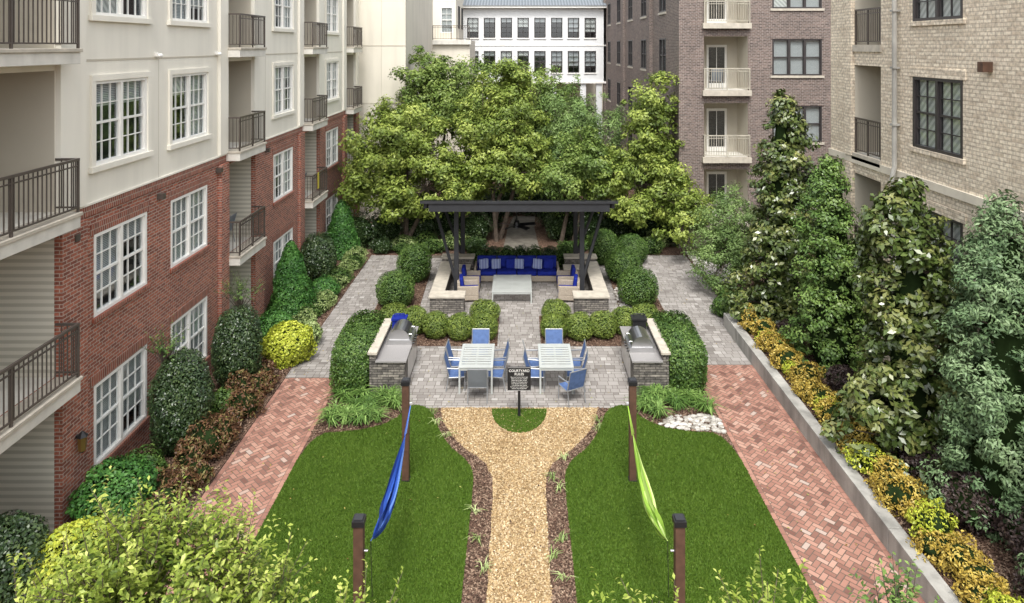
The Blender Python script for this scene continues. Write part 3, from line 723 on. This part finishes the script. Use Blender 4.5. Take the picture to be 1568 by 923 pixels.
# ------------------------------------------------------------------ cream brick building (right)
ER=empty('cream_brick_apartment_building'); W_=MB();FR=MB();GL=MB();RL=MB();TR=MB()
wr=[(15.45,17.4),(10.2,12.2),(5,7)]; zr=[(.9,2.4),(3.85,5.6),(7.05,8.82),(10.22,12.0)]; rr=(18.95,20.45); fl=[.4,3.23,6.43,9.63]
hs=[(a,b,c,d) for a,b in wr for c,d in zr]+[(rr[0],rr[1],f,f+2.6,.02) for f in fl]
panel(W_,mkR,2,22,0,13.8,hs,lambda u,z:'creambrick')
W_.poly([(10,22,0),(24,22,0),(24,22,13.8),(10,22,13.8)],'creambrick'); W_.poly([(10,2,0),(24,2,0),(24,2,13.8),(10,2,13.8)],'creambrick'); W_.poly([(10,2,13.8),(24,2,13.8),(24,22,13.8),(10,22,13.8)],'stucco2')
for a,b in wr:
    for c,d in zr:
        window(FR,GL,mkR,a,b,c,d,'darkframe',2,2,2,trim=.07,blind=1,mt=.025,kb0='curtain')
        bx(TR,mkR,a-.1,b+.1,c-.12,c-.005,-.02,.06,'creambrick'); bx(TR,mkR,a-.12,b+.12,d+.005,d+.23,.001,.03,'creambrick')
for f in fl:
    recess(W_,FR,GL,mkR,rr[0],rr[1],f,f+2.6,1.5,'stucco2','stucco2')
    if f>1: bx(TR,mkR,rr[0]-.05,rr[1]+.05,f-.2,f-.004,-.05,.06,'cap'); railing(RL,mkR,rr[0]+.01,rr[1]-.01,f,.0,'rail',ret=False)
bx(TR,mkR,2,22.03,6.12,6.32,.001,.06,'trimstone')
bx(TR,mkR,20.47,20.85,0,6.1,.002,.10,'creambrick'); bx(TR,mkR,20.47,20.85,6.33,13.8,.002,.10,'creambrick')
TR.cyl((9.88,18.05,6.4),(9.88,18.05,13.8),.06,.06,'concrete',10); TR.cyl((9.88,18.05,6.4),(9.80,18.05,6.0),.06,.06,'concrete',10); TR.cyl((9.85,18.05,6.0),(9.88,18.05,.4),.06,.06,'concrete',10)
for z in (7.5,9.0,10.5,12,4.5): TR.box(9.80,9.99,17.97,18.13,z,z+.05,'concrete')
for u,z in ((14.55,9.15),(14.55,5.8),(14.55,2.6)): TR.box(9.78,9.99,u-.09,u+.09,z-.11,z+.11,'wood')
W_.obj('walls',ER);FR.obj('window_frames',ER);GL.obj('window_glass',ER);RL.obj('railings',ER);TR.obj('trim',ER)

# ------------------------------------------------------------------ pavilion
EP=empty('steel_pavilion'); P=MB()
def zr_(y,off=0): return 3.95-(y-24.9)*.222+off
def slope_box(mb,x0,x1,y0,y1,t0,t1,k):
    a=[(x0,y0,zr_(y0,t0)),(x1,y0,zr_(y0,t0)),(x1,y1,zr_(y1,t0)),(x0,y1,zr_(y1,t0)),(x0,y0,zr_(y0,t1)),(x1,y0,zr_(y0,t1)),(x1,y1,zr_(y1,t1)),(x0,y1,zr_(y1,t1))]
    i=len(mb.v); mb.v+=a; kk=mb.mi(k)
    for q in ((0,3,2,1),(4,5,6,7),(0,1,5,4),(1,2,6,5),(2,3,7,6),(3,0,4,7)): mb.f.append([i+j for j in q]); mb.m.append(kk); mb.a.append(.5)
slope_box(P,-3.6,3.6,24.9,29.8,-.09,.0,'charcoal')
slope_box(P,-3.3,3.3,24.95,25.07,-.38,-.092,'charcoal'); slope_box(P,-3.56,3.56,29.65,29.75,-.3,-.092,'charcoal')
for x in (-3.5,3.38): slope_box(P,x,x+.12,25.08,29.6,-.26,-.093,'charcoal')
x=-3.6
while x<3.6: slope_box(P,x,x+.03,24.9,29.8,.001,.04,'charcoal'); x+=.4
for s in (-1,1):
    slope_box(P,s*2.38-.08,s*2.38+.08,25.08,29.6,-.34,-.093,'charcoal')
    for y in (26.0,29.0):
        P.box(s*2.38-.085,s*2.38+.085,y-.085,y+.085,0,zr_(y)-.3,'charcoal')
        P.cyl((s*2.42,y-.02,.75),(s*3.2,y-.02,zr_(y)-.2),.065,.065,'charcoal',6)
        P.box(s*2.38-.12,s*2.38+.12,y-.12,y+.12,.0,.04,'black')
for y in (26,27.4,29.0): slope_box(P,-3.36,3.36,y-.06,y+.06,-.24,-.092,'charcoal')
P.obj('roof_and_columns',EP)
F=MB(); fz=2.50; F.cyl((-.1,27.2,fz),(-.1,27.2,3.25),.03,.03,'black',8); F.cyl((-.1,27.2,fz-.1),(-.1,27.2,fz+.12),.16,.11,'black',12)
for i in range(5):
    T=Matrix.Translation((-.1,27.2,fz))@Matrix.Rotation(i*2*math.pi/5+.3,4,'Z')@Matrix.Rotation(.3,4,'X'); F.box(.1,.78,-.1,.1,-.008,.008,'black',T)
F.obj('ceiling_fan')
for s in (-1,1):
    Wl=MB(); a,b=s*3.2,s*1.98
    Wl.box(a,b,24.5,25.0,0,.58,'stackstone'); Wl.box(s*3.2,s*2.75,25.001,28.4,0,.58,'stackstone')
    Wl.box(a*1.012,s*1.94,24.45,25.05,.58,.66,'cap'); Wl.box(s*3.24,s*2.71,25.051,28.45,.58,.66,'cap')
    Wl.box(s*3.2,s*1.9,28.46,28.9,0,.75,'stackstone'); Wl.box(s*3.24,s*1.86,28.451,28.95,.75,.83,'cap')
    Wl.obj('stone_seat_wall',bevel=.01)
# sofa
SO=empty('outdoor_sofa'); sb=MB(); sb.box(-1.75,1.55,27.75,28.65,.05,.28,'wicker'); sb.box(-1.75,1.55,28.45,28.68,.28,.78,'wicker'); sb.box(-1.83,-1.75,27.75,28.68,.05,.6,'wicker'); sb.box(1.55,1.63,27.75,28.68,.05,.6,'wicker'); sb.obj('frame',SO,bevel=.02)
sc=MB()
for i in range(4):
    x0=-1.74+i*.822; sc.box(x0+.01,x0+.81,27.72,28.42,.285,.46,'royal'); T=Matrix.Translation((x0+.41,28.36,.66))@Matrix.Rotation(-.18,4,'X'); sc.box(-.4,.4,-.08,.08,-.2,.26,'royal',T)
sc.obj('cushions',SO,bevel=.05)
sp=MB()
for i,x in enumerate((-1.45,-.95,-.35,.0,.75,1.2)):
    T=Matrix.Translation((x,28.12,.66))@Matrix.Rotation(-.3,4,'X')@Matrix.Rotation(random.uniform(-.15,.15),4,'Y'); sp.box(-.2,.2,-.06,.06,-.2,.2,'pillow' if i%3!=2 else 'royal',T)
sp.obj('pillows',SO,bevel=.05)
for s in (-1,1):
    b=MB(); x=s*2.25-.1; b.box(x-.32,x+.32,27.85,28.4,.04,.5,'wicker'); b.box(x-.35,x+.35,27.82,28.43,.5,.55,'cap')
    for u in (-.27,.27):
        for v in (27.9,28.35): b.box(x+u-.02,x+u+.02,v-.02,v+.02,0,.04,'black')
    b.obj('wicker_side_table',bevel=.01)
def slat_table(name,cx,cy,w,l,h,n,diag=False):
    E=empty(name,(cx,cy,0)); b=MB(); t=.035
    b.box(-w/2,w/2,-l/2,-l/2+.07,h-t,h,'tablegrey'); b.box(-w/2,w/2,l/2-.07,l/2,h-t,h,'tablegrey'); b.box(-w/2,-w/2+.07,-l/2+.07,l/2-.07,h-t,h-.001,'tablegrey'); b.box(w/2-.07,w/2,-l/2+.07,l/2-.07,h-t,h-.001,'tablegrey')
    st=(l-.14)/n
    for i in range(n):
        y=-l/2+.07+st*(i+.5); b.box(-w/2+.07,w/2-.07,y-st*.34,y+st*.34,h-.022,h-.006,'tablegrey')
    b.box(-.03,.03,-l/2+.07,l/2-.07,h-.05,h-.024,'tablegrey')
    for u in (-1,1):
        for v in (-1,1): b.box(u*(w/2-.03)-.025,u*(w/2-.03)+.025,v*(l/2-.03)-.025,v*(l/2-.03)+.025,0,h-t-.001,'tablegrey')
    for v in (-1,1): b.box(-w/2+.06,w/2-.06,v*(l/2-.03)-.015,v*(l/2-.03)+.015,h-.1,h-t-.002,'tablegrey')
    b.obj('table_frame',E,bevel=.004); return E
slat_table('coffee_table',-.27,26.45,1.5,1.9,.45,12)
slat_table('patio_dining_table',-1.2,19.62,.95,1.5,.75,9)
slat_table('patio_dining_table',1.03,19.62,.95,1.5,.75,9)
def chair(name,x,y,rot,k='sling',z=0):
    E=empty(name,(x,y,z),rot); f=MB(); s=MB(); w=.26
    hs=.42
    for u in (-w,w):
        f.cyl((u,-.25,0),(u,-.24,.62),.014,.014,'chairgrey',6); f.cyl((u,.28,0),(u,.2,.45),.014,.014,'chairgrey',6); f.cyl((u,.2,.43),(u,.34,.95),.014,.014,'chairgrey',6)
        f.cyl((u,-.24,.62),(u,.25,.64),.018,.018,'chairgrey',6); f.cyl((u,-.25,hs-.02),(u,.2,hs-.04),.013,.013,'chairgrey',6)
    f.cyl((-w,-.25,hs-.02),(w,-.25,hs-.02),.013,.013,'chairgrey',6); f.cyl((-w,.34,.95),(w,.34,.95),.014,.014,'chairgrey',6); f.cyl((-w,.2,.40),(w,.2,.40),.012,.012,'chairgrey',6)
    pts=[(-.25,hs-.005),(-.1,hs-.03),(.08,hs-.035),(.18,hs),(.235,.58),(.285,.76),(.335,.94)]
    for i in range(len(pts)-1):
        a,b=pts[i],pts[i+1]
        s.poly([(-w+.012,a[0],a[1]),(w-.012,a[0],a[1]),(w-.012,b[0],b[1]),(-w+.012,b[0],b[1])],k)
    f.obj('frame',E); o=s.obj('sling_seat',E); m=o.modifiers.new('s','SOLIDIFY'); m.thickness=.012
    return E
for cx in (-1.2,1.03):
    for yy in (19.3,19.95):
        chair('patio_chair',cx-.56,yy,math.pi/2+random.uniform(-.12,.12)); chair('patio_chair',cx+.56,yy,-math.pi/2+random.uniform(-.12,.12))
    chair('patio_chair',cx+.03,20.6,0)
chair('patio_chair',-1.12,18.65,math.pi,'slingdark'); chair('patio_chair',1.42,18.55,math.pi+.5,'sling')
chair('balcony_chair',-9.7,21.8,-math.pi/2,'slingdark',6.38); chair('balcony_chair',-9.5,29.3,-math.pi/2,'slingdark',3.18); chair('balcony_chair',-9.6,22.2,-math.pi/2,'slingdark',3.18); chair('balcony_chair',9.5,33.2,math.pi,'slingdark',7.51)
tw=MB(); tw.box(-8.53,-8.515,29.0,29.2,3.55,4.23,'towel'); tw.obj('balcony_towel')
def armchair(x,y,rot):
    E=empty('outdoor_armchair',(x,y,0),rot); f=MB(); f.box(-.4,.4,-.4,.4,.08,.26,'wicker'); f.box(-.4,-.3,-.4,.4,.26,.6,'wicker'); f.box(.3,.4,-.4,.4,.26,.6,'wicker'); f.box(-.3,.3,.3,.4,.26,.75,'wicker')
    for u in (-.37,.37):
        for v in (-.37,.37): f.box(u-.03,u+.03,v-.03,v+.03,0,.08,'black')
    f.obj('frame',E,bevel=.02); c=MB(); c.box(-.29,.29,-.42,.28,.265,.44,'royal'); T=Matrix.Translation((0,.22,.64))@Matrix.Rotation(-.15,4,'X'); c.box(-.28,.28,-.07,.07,-.2,.24,'royal',T); c.obj('cushions',E,bevel=.04)
armchair(-1.95,26.0,math.pi/2+.1); armchair(1.9,26.0,-math.pi/2-.1); armchair(-1.95,27.1,math.pi/2); armchair(1.9,27.1,-math.pi/2)

# ------------------------------------------------------------------ grill islands
for s in (-1,1):
    E=empty('stone_grill_island'); b=MB()
    b.box(s*3.95,s*3.15,18.85,21.1,0,.9,'stackstone'); b.box(s*4.12,s*3.951,18.85,21.1,0,1.12,'stackstone')
    b.box(s*3.949,s*3.1,18.8,21.15,.9,.95,'granite'); b.box(s*4.16,s*3.90,18.79,21.16,1.12,1.19,'cap')
    b.box(s*3.148,s*3.13,19.3,20.9,.12,.8,'steel'); 
    b.obj('island',E,bevel=.006)
    G=empty('gas_grill'); gy=20.25 if s<0 else 19.75; g_=MB(); 
    g_.box(s*3.82,s*3.12,gy-.42,gy+.42,.951,1.08,'steel'); g_.box(s*3.10,s*3.119,gy-.4,gy+.4,.80,1.07,'steel')
    for i in range(4): g_.cyl((s*3.10,gy-.27+i*.18,.94),(s*3.05,gy-.27+i*.18,.94),.028,.024,'black',10)
    n=12; R=.3; cx=s*3.48
    for i in range(n):
        a0=math.pi*i/n;a1=math.pi*(i+1)/n
        g_.poly([(cx+R*math.cos(a0),gy-.38,1.081+.3*math.sin(a0)),(cx+R*math.cos(a1),gy-.38,1.081+.3*math.sin(a1)),(cx+R*math.cos(a1),gy+.38,1.081+.3*math.sin(a1)),(cx+R*math.cos(a0),gy+.38,1.081+.3*math.sin(a0))],'steel')
    for yy in (gy-.38,gy+.38): g_.poly([(cx+R*math.cos(math.pi*i/n),yy,1.081+.3*math.sin(math.pi*i/n)) for i in range(n+1)],'steel')
    hx=s*3.12; g_.cyl((hx,gy-.3,1.2),(hx,gy+.3,1.2),.016,.016,'steel',8); 
    for yy in (gy-.27,gy+.27): g_.cyl((hx,yy,1.2),(hx+s*.09,yy,1.2),.01,.01,'steel',6)
    g_.obj('grill_body',G)
    t=MB(); kx='royal' if s<0 else 'black'
    t.box(s*3.85,s*3.45,20.78,21.08,.951,1.27,kx); t.box(s*3.88,s*3.42,20.75,21.11,1.27,1.33,kx); t.cyl((s*3.8,20.93,1.33),(s*3.8,20.93,1.42),.012,.012,kx); t.cyl((s*3.5,20.93,1.33),(s*3.5,20.93,1.42),.012,.012,kx); t.cyl((s*3.8,20.93,1.42),(s*3.5,20.93,1.42),.014,.014,kx)
    t.obj('cooler_box',bevel=.02)

# ------------------------------------------------------------------ sign
E=empty('courtyard_rules_sign',(0,17.7,0)); b=MB(); b.box(-.035,.035,-.02,.05,0,1.3,'black'); b.box(-.3,.3,-.06,-.021,.72,1.33,'black')
b.box(-.29,.29,-.064,-.061,.73,.735,'white'); b.box(-.29,.29,-.064,-.061,1.315,1.32,'white'); b.obj('board_and_post',E,bevel=.003)
def text(t,z,s,x=0):
    c=bpy.data.curves.new('lettering','FONT'); c.body=t; c.size=s; c.align_x='CENTER'; c.extrude=.001; c.materials.append(M['white'])
    o=bpy.data.objects.new('lettering',c); o.location=(x,-.064,z); o.rotation_euler=(math.pi/2,0,0); COL.objects.link(o); o.parent=E
text('COURTYARD',1.21,.088); text('RULES',1.125,.088)
for i,l in enumerate(('Hours are 7 am until 10 pm daily','Guests must be with a resident','Please clean up after yourself','No glass or smoking permitted','Clean the grills after each use','Turn off all gas when finished','No loud music or amplified sound','Children must be supervised')):
    text(l,1.065-i*.042,.033)

# ------------------------------------------------------------------ hammock posts, hammocks
for s in (-1,1):
    for y,hh in ((15.12,2.2),(10.7,2.2)):
        b=MB(); b.box(s*2.5-.075,s*2.5+.075,y-.075,y+.075,0,hh-.06,'wood'); b.box(s*2.5-.095,s*2.5+.095,y-.095,y+.095,hh-.06,hh+.03,'black'); b.box(s*2.5-.07,s*2.5+.07,y-.07,y+.07,hh+.03,hh+.055,'charcoal')
        b.box(s*2.5-.09,s*2.5+.09,y-.09,y+.09,.0,.06,'black')
        b.cyl((s*2.42,y,1.72),(s*2.36,y,1.72),.02,.02,'steel',8)
        b.obj('hammock_post',bevel=.004)
    E=empty('hammock'); h=MB(); nt_,nu=44,22; k='hamblue' if s<0 else 'hamlime'
    A=Vector((s*2.38,15.0,1.72)); B=Vector((s*2.34,10.8,1.80))
    def cen(t): p=A.lerp(B,t); p.z-=.42*4*t*(1-t); return p
    t0,t1=.17,.96; G=[]
    for i in range(nt_+1):
        q=i/nt_; t=t0+(t1-t0)*q; c=cen(t); wd=.012+.17*(math.sin(math.pi*q**1.15)**.8 if 0<q<1 else 0); row=[]
        for j in range(nu+1):
            u=j/nu*2-1
            fold=math.sin(u*16+q*4+math.sin(q*9))*.22
            x_=c.x+wd*(.42*u+fold); z_=c.z-wd*(1.5*(1-u*u)-.35)+wd*.25*math.cos(u*13+q*5)
            row.append((x_,c.y,z_))
        G.append(row)
    for i in range(nt_):
        for j in range(nu): h.poly([G[i][j],G[i+1][j],G[i+1][j+1],G[i][j+1]],k,(.05,.3,.8,.5,.95,.35,.6,.1)[j%8])
    h.obj('fabric',E,smooth=False)
    r=MB(); 
    for a in (-.02,0,.02): r.cyl((A.x+a*.3,A.y,A.z),(cen(t0).x+a,cen(t0).y,cen(t0).z+a),.006,.006,k,5)
    r.cyl(B,cen(t1),.008,.008,k,5); r.cyl((B.x,B.y,B.z),(B.x+.02,B.y+.02,.9),.006,.006,'black',5); r.obj('ropes',E)

# ------------------------------------------------------------------ planting: clipped shrubs
for s in (-1,1):
    for i,(x,y,r,h) in enumerate(((1.13,22.4,.44,.80),(1.95,22.4,.44,.84),(2.76,22.55,.45,.82),(3.47,22.85,.43,.87),(4.2,23.0,.5,.9),(1.22,23.75,.5,.75))):
        shrub('boxwood_shrub',x*s+random.uniform(-.05,.05),y,.02,r,r,h,'L_box',5000,.05,p=2.2,rough=.09)
    shrub('clipped_hedge',s*4.66,20.1,.0,.56,1.5,1.38,'L_hedge',24000,.065,p=4.5,rough=.05)
for x,y,r,h in ((-4.55,25.3,.68,1.3),(-4.28,28.0,.68,1.5),(4.4,25.3,.72,1.35),(4.25,27.9,.72,1.25),(5.0,30.4,.7,1.2),(3.7,30.2,.65,1.5)):
    shrub('round_boxwood',x,y,.0,r,r,h,'L_hedge',7500,.06,p=2.3,rough=.08)
for i,x in enumerate(np.arange(-1.8,2.0,.62)): shrub('low_shrub',x,29.6,.0,.4,.4,.95,'L_dark' if i%2 else 'L_hedge',1800,.07,rough=.25)
# left foundation planting
shrub('conical_evergreen',-8.15,24.5,.0,.85,.85,2.65,'L_green',15000,.075,kind='cone',rough=.14)
shrub('conical_evergreen',-8.1,31.3,.0,.85,.85,2.6,'L_green',10000,.085,kind='cone',rough=.14)
shrub('dark_holly_shrub',-8.2,28.0,.0,.7,.7,1.9,'L_dark',9000,.08,rough=.15)
shrub('dark_holly_shrub',-7.9,19.2,.0,.62,.62,2.25,'L_dark',13000,.065,p=2.3,rough=.12)
shrub('dark_holly_shrub',-8.0,16.2,.0,.64,.64,2.3,'L_dark',14000,.065,p=2.3,rough=.12)
sprigtree('sprig_shrub',-8.1,19.9,[(-8.1,19.9,2.3,.4,.3,.35)],'L_holly',50,L=.3,nl=12,seed=41,trunk=.03)
sprigtree('sprig_shrub',-8.4,16.3,[(-8.4,16.3,2.3,.3,.3,.35)],'L_holly',40,L=.35,nl=12,seed=42,trunk=.03)
shrub('yellow_shrub',-6.98,20.9,.0,.72,.75,1.15,'L_yellow',7500,.085,rough=.3)
shrub('yellow_shrub',-6.85,22.0,.0,.45,.5,.7,'L_var',2500,.085,rough=.3)
shrub('yellow_shrub',-7.7,11.9,.0,.8,.7,1.25,'L_yellow',7000,.08,rough=.25)
shrub('green_shrub',-8.0,13.6,.0,.72,.72,1.25,'L_green',8000,.08,rough=.2)
shrub('dark_holly_shrub',-8.65,11.5,.0,.7,.7,1.7,'L_dark',10000,.07,rough=.15)
shrub('green_shrub',-8.2,14.8,.0,.5,.5,.8,'L_hedge',4000,.07,rough=.2)
shrub('green_shrub',-7.6,17.9,.0,.55,.5,.6,'L_hedge',3500,.07,rough=.25); shrub('green_shrub',-7.4,26.0,.0,.55,.5,.8,'L_green',3500,.07,rough=.2)
shrub('green_shrub',-7.9,22.2,.0,.6,.6,1.0,'L_green',4500,.08,rough=.2)
for i,y in enumerate(np.arange(13.2,19.8,.45)):
    sx=-7.25+.16*math.sin(i*2.1)
    shrub('nandina_shrub',sx,y,.0,.38+.06*math.sin(i*3.3),.36,.66+.2*math.sin(i*1.3),'L_red',1300,.09,rough=.5,asp=.35,jit=1.2)
for i,y in enumerate(np.arange(22.2,31,.62)):
    shrub('variegated_groundcover',-7.3+.1*math.sin(i*1.7),y,.0,.45,.45,.5,'L_var' if i%3 else 'L_hedge',1500,.08,rough=.4,asp=.35,jit=.9)
# liriope
for s in (-1,1):
    pl=[(5.0*s,17.1),(4.2*s,17.15),(3.6*s,17.4),(3.2*s,17.8),(3.15*s,18.7),(5.0*s,18.75)]
    if s>0: pl=[(5.0,17.85),(4.0,17.8),(3.3,17.5),(3.2,18.7),(5.0,18.75)]
    x,y=scatter(pl,14); tufts('liriope_grass',np.c_[x,y,np.full(len(x),.03)],'L_grass',46,.46,.028,.95)
# right planter strip
for i,y in enumerate(np.arange(8.6,23.0,.42)):
    shrub('golden_shrub',7.70+.1*math.sin(i*1.9),y,.36,.36+.05*math.sin(i*2.2),.32,.5+.13*math.sin(i*2.7),'L_gold' if i%5 else 'L_yellow',1600,.07,rough=.55,asp=.45,jit=1.1)
for x,y,r,h in ((8.7,13.2,.55,1.0),(9.3,12.2,.6,1.1),(8.9,11.3,.6,1.0),(8.5,16.7,.4,.8),(9.2,17.6,.5,.9),(8.6,18.2,.35,.7),(8.4,21.2,.4,.7),(9.4,10.3,.6,1.1),(8.6,14.6,.4,.8)):
    shrub('purple_shrub',x,y,.36,r,r,h,'L_purple',3500,.07,rough=.3,jit=.9)
for x,y in ((7.4,24.4),(8.2,24.6),(7.9,25.4),(9.0,25.2)): shrub('green_shrub',x,y,.0,.5,.5,.7,'L_hedge',3000,.08,rough=.25)

# ------------------------------------------------------------------ trees
tree('magnolia_tree',8.85,23.0,.3,[(8.8,23.0,4.2,1.65,1.5,3.85)],'L_mag',.17,460,50,.28,asp=.5,shape='cone',seed=11,prof_p=.6,irr=.35,core=.35)
tree('magnolia_tree',8.8,15.3,.3,[(8.72,15.3,3.55,1.6,1.4,3.15)],'L_mag',.16,460,50,.26,asp=.5,shape='cone',seed=12,prof_p=.45,irr=.38,core=.3)
tree('holly_tree',9.0,19.7,.3,[(9.0,19.7,3.3,1.3,1.2,3.1)],'L_holly',.10,360,95,.28,shape='cone',seed=13,prof_p=.5,irr=.3)
tree('evergreen_tree',9.35,13.3,.3,[(9.35,13.2,3.4,1.3,1.2,3.3)],'L_pine',.10,440,105,.26,asp=.35,shape='cone',seed=14,prof_p=.5,irr=.3)
tree('evergreen_tree',9.3,10.8,.3,[(9.3,10.8,2.2,1.1,1.1,2.0)],'L_pine',.10,260,90,.28,asp=.35,shape='cone',seed=15,prof_p=.5)
tree('wax_myrtle_tree',8.3,26.8,0,[(8.2,26.8,2.6,1.35,1.3,1.6),(7.8,26.5,1.5,1.3,1.1,1.1)],'L_willow',.11,190,120,.36,asp=.35,seed=16)
T=tree
T('crape_myrtle_tree',-5.6,33,0,[(-6.2,33,4.4,2.2,2.2,2.3),(-4.2,32.6,3.6,2.0,1.9,2.2),(-5.5,33.4,5.9,1.7,1.7,1.4),(-7.2,32.6,2.8,1.4,1.4,1.5),(-3.0,32.4,2.6,1.2,1.1,1.2),(-5.6,32.0,2.3,1.5,1.1,.9)],'L_elm',.17,480,95,.45,seed=21,stems=3,irr=.36)
T('elm_tree',-5.3,37.5,0,[(-5.0,37.5,7.3,1.6,1.9,2.5),(-3.7,37,6.6,1.5,1.6,2.2),(-6.4,37.5,5.2,1.6,1.8,2.0)],'L_elm2',.18,320,95,.48,seed=22,stems=2,irr=.38)
T('crape_myrtle_tree',-1.2,34,0,[(-1.6,34,5.4,1.9,2.0,2.2),(.2,34,5.6,1.7,1.9,2.2),(-.6,33.5,4.0,2.3,1.9,1.5),(-2.5,33.3,3.2,1.5,1.5,1.5),(-.6,35,7.3,1.5,1.4,1.7),(.6,33.6,3.6,1.4,1.3,1.3)],'L_elm',.17,530,95,.45,seed=23,stems=4,irr=.38)
T('willow_oak_tree',2.8,36,0,[(2.8,36,5.6,1.7,1.8,2.5),(4.0,36,4.8,1.5,1.6,2.2),(1.7,35.5,4.5,1.6,1.6,1.9)],'L_willow',.15,330,115,.44,seed=24,asp=.3,stems=2,droop=.5,irr=.36)
T('crape_myrtle_tree',6.3,33.4,0,[(6.5,33.2,5.9,1.4,1.4,2.3),(6.0,33.2,3.8,1.8,1.8,1.9),(4.3,32.8,2.8,1.5,1.4,1.5),(7.0,32.0,3.0,1.1,1.1,1.5),(7.4,30.8,2.2,1.2,1.2,1.3),(5.6,31.8,2.0,1.3,1.0,.9)],'L_elm',.17,460,95,.43,seed=25,stems=3,irr=.36)
T('crape_myrtle_tree',2.2,33,0,[(2.2,33,3.2,1.7,1.5,1.6),(3.3,33,4.1,1.3,1.4,1.7)],'L_elm2',.16,200,100,.45,seed=26,stems=2,irr=.36)
T('elm_tree',-2.5,41,0,[(-2.5,41,6.5,2.4,2.4,2.6),(1.5,42,6.2,2.4,2.2,2.4),(0,41,3.0,2.6,1.5,2.0)],'L_elm2',.2,260,95,.65,seed=27,stems=2)
for x,y,h in ((-7.6,32.3,1.7),(-6.4,33.2,1.6),(-4.8,33.4,1.8),(-3.4,33.6,1.7),(-2.2,33.4,1.5),(2.1,33.8,1.6),(3.4,33.2,1.8),(4.8,33.6,1.7),(6.2,33.4,1.6),(7.0,33.0,1.6),(-1.6,36.0,1.6),(1.8,36.3,1.7),(-.8,38.8,1.8),(.6,38.9,1.9),(1.9,38.7,1.8),(-2.2,38.6,1.8)):
    shrub('understory_shrub',x,y,.0,.85,.6,h,'L_dark',2600,.10,rough=.3,asp=.4,jit=.9)
for i in range(24):
    x=random.uniform(-7.5,7); y=random.uniform(31.6,32.8)
    if abs(x)<1.2: continue
    shrub('understory_shrub',x,y,.0,.55,.45,random.uniform(.4,.8),random.choice(('L_hedge','L_dark','L_var','L_holly')),1200,.09,rough=.3,asp=.35,jit=.9)
# foreground
sprigtree('foreground_tree',-4.3,8.1,[(-4.4,8.1,2.9,1.2,1.1,1.35),(-3.35,8.2,2.45,.85,.8,.95),(-5.35,8.2,2.4,.7,.7,.9)],'L_fore',1000,L=.36,leaf=.095,nl=15,seed=31,asp=.5)
sprigtree('foreground_tree',-1.75,7.4,[(-1.75,7.4,2.95,.4,.4,.55)],'L_fore',60,leaf=.09,seed=32,trunk=.03)
sprigtree('foreground_tree',1.6,7.4,[(1.4,7.4,2.85,.7,.4,.5),(2.65,7.5,2.95,.55,.4,.7)],'L_fore',100,leaf=.09,seed=33,trunk=.04,L=.36)
sprigtree('foreground_tree',4.2,7.6,[(4.25,7.6,3.0,.3,.3,.7)],'L_holly',45,leaf=.09,seed=34,trunk=.03)

# ------------------------------------------------------------------ light
wd=bpy.data.worlds.new('World'); S.world=wd; wd.use_nodes=True; nt=wd.node_tree
bg=nt.nodes['Background']; sky=nt.nodes.new('ShaderNodeTexSky'); sky.sky_type='NISHITA'; sky.sun_disc=False
az=math.radians(182); el=math.radians(58)
sky.sun_elevation=el; sky.sun_rotation=az; sky.air_density=1.0; sky.dust_density=4.0; sky.ozone_density=1
hsv=nt.nodes.new('ShaderNodeHueSaturation'); hsv.inputs['Saturation'].default_value=.2
nt.links.new(sky.outputs[0],hsv.inputs['Color']); nt.links.new(hsv.outputs[0],bg.inputs[0]); bg.inputs[1].default_value=.36
sl=bpy.data.lights.new('sun','SUN'); sl.energy=2.4; sl.angle=math.radians(14); sl.color=(1,.965,.91)
so=bpy.data.objects.new('sun',sl); COL.objects.link(so)
d=Vector((math.sin(az)*math.cos(el),math.cos(az)*math.cos(el),math.sin(el)))
so.rotation_euler=d.to_track_quat('Z','Y').to_euler(); so.location=d*50

cam=bpy.data.cameras.new('camera'); co=bpy.data.objects.new('camera',cam); COL.objects.link(co)
co.location=(0,0,9.6); co.rotation_euler=(math.pi/2,0,0)
cam.sensor_width=36; cam.lens=24.1; cam.shift_x=-.007; cam.shift_y=-.2497; cam.clip_start=.1; cam.clip_end=1500
S.camera=co
S.view_settings.view_transform='Standard'; S.view_settings.look='None'; S.view_settings.exposure=0; S.view_settings.gamma=1
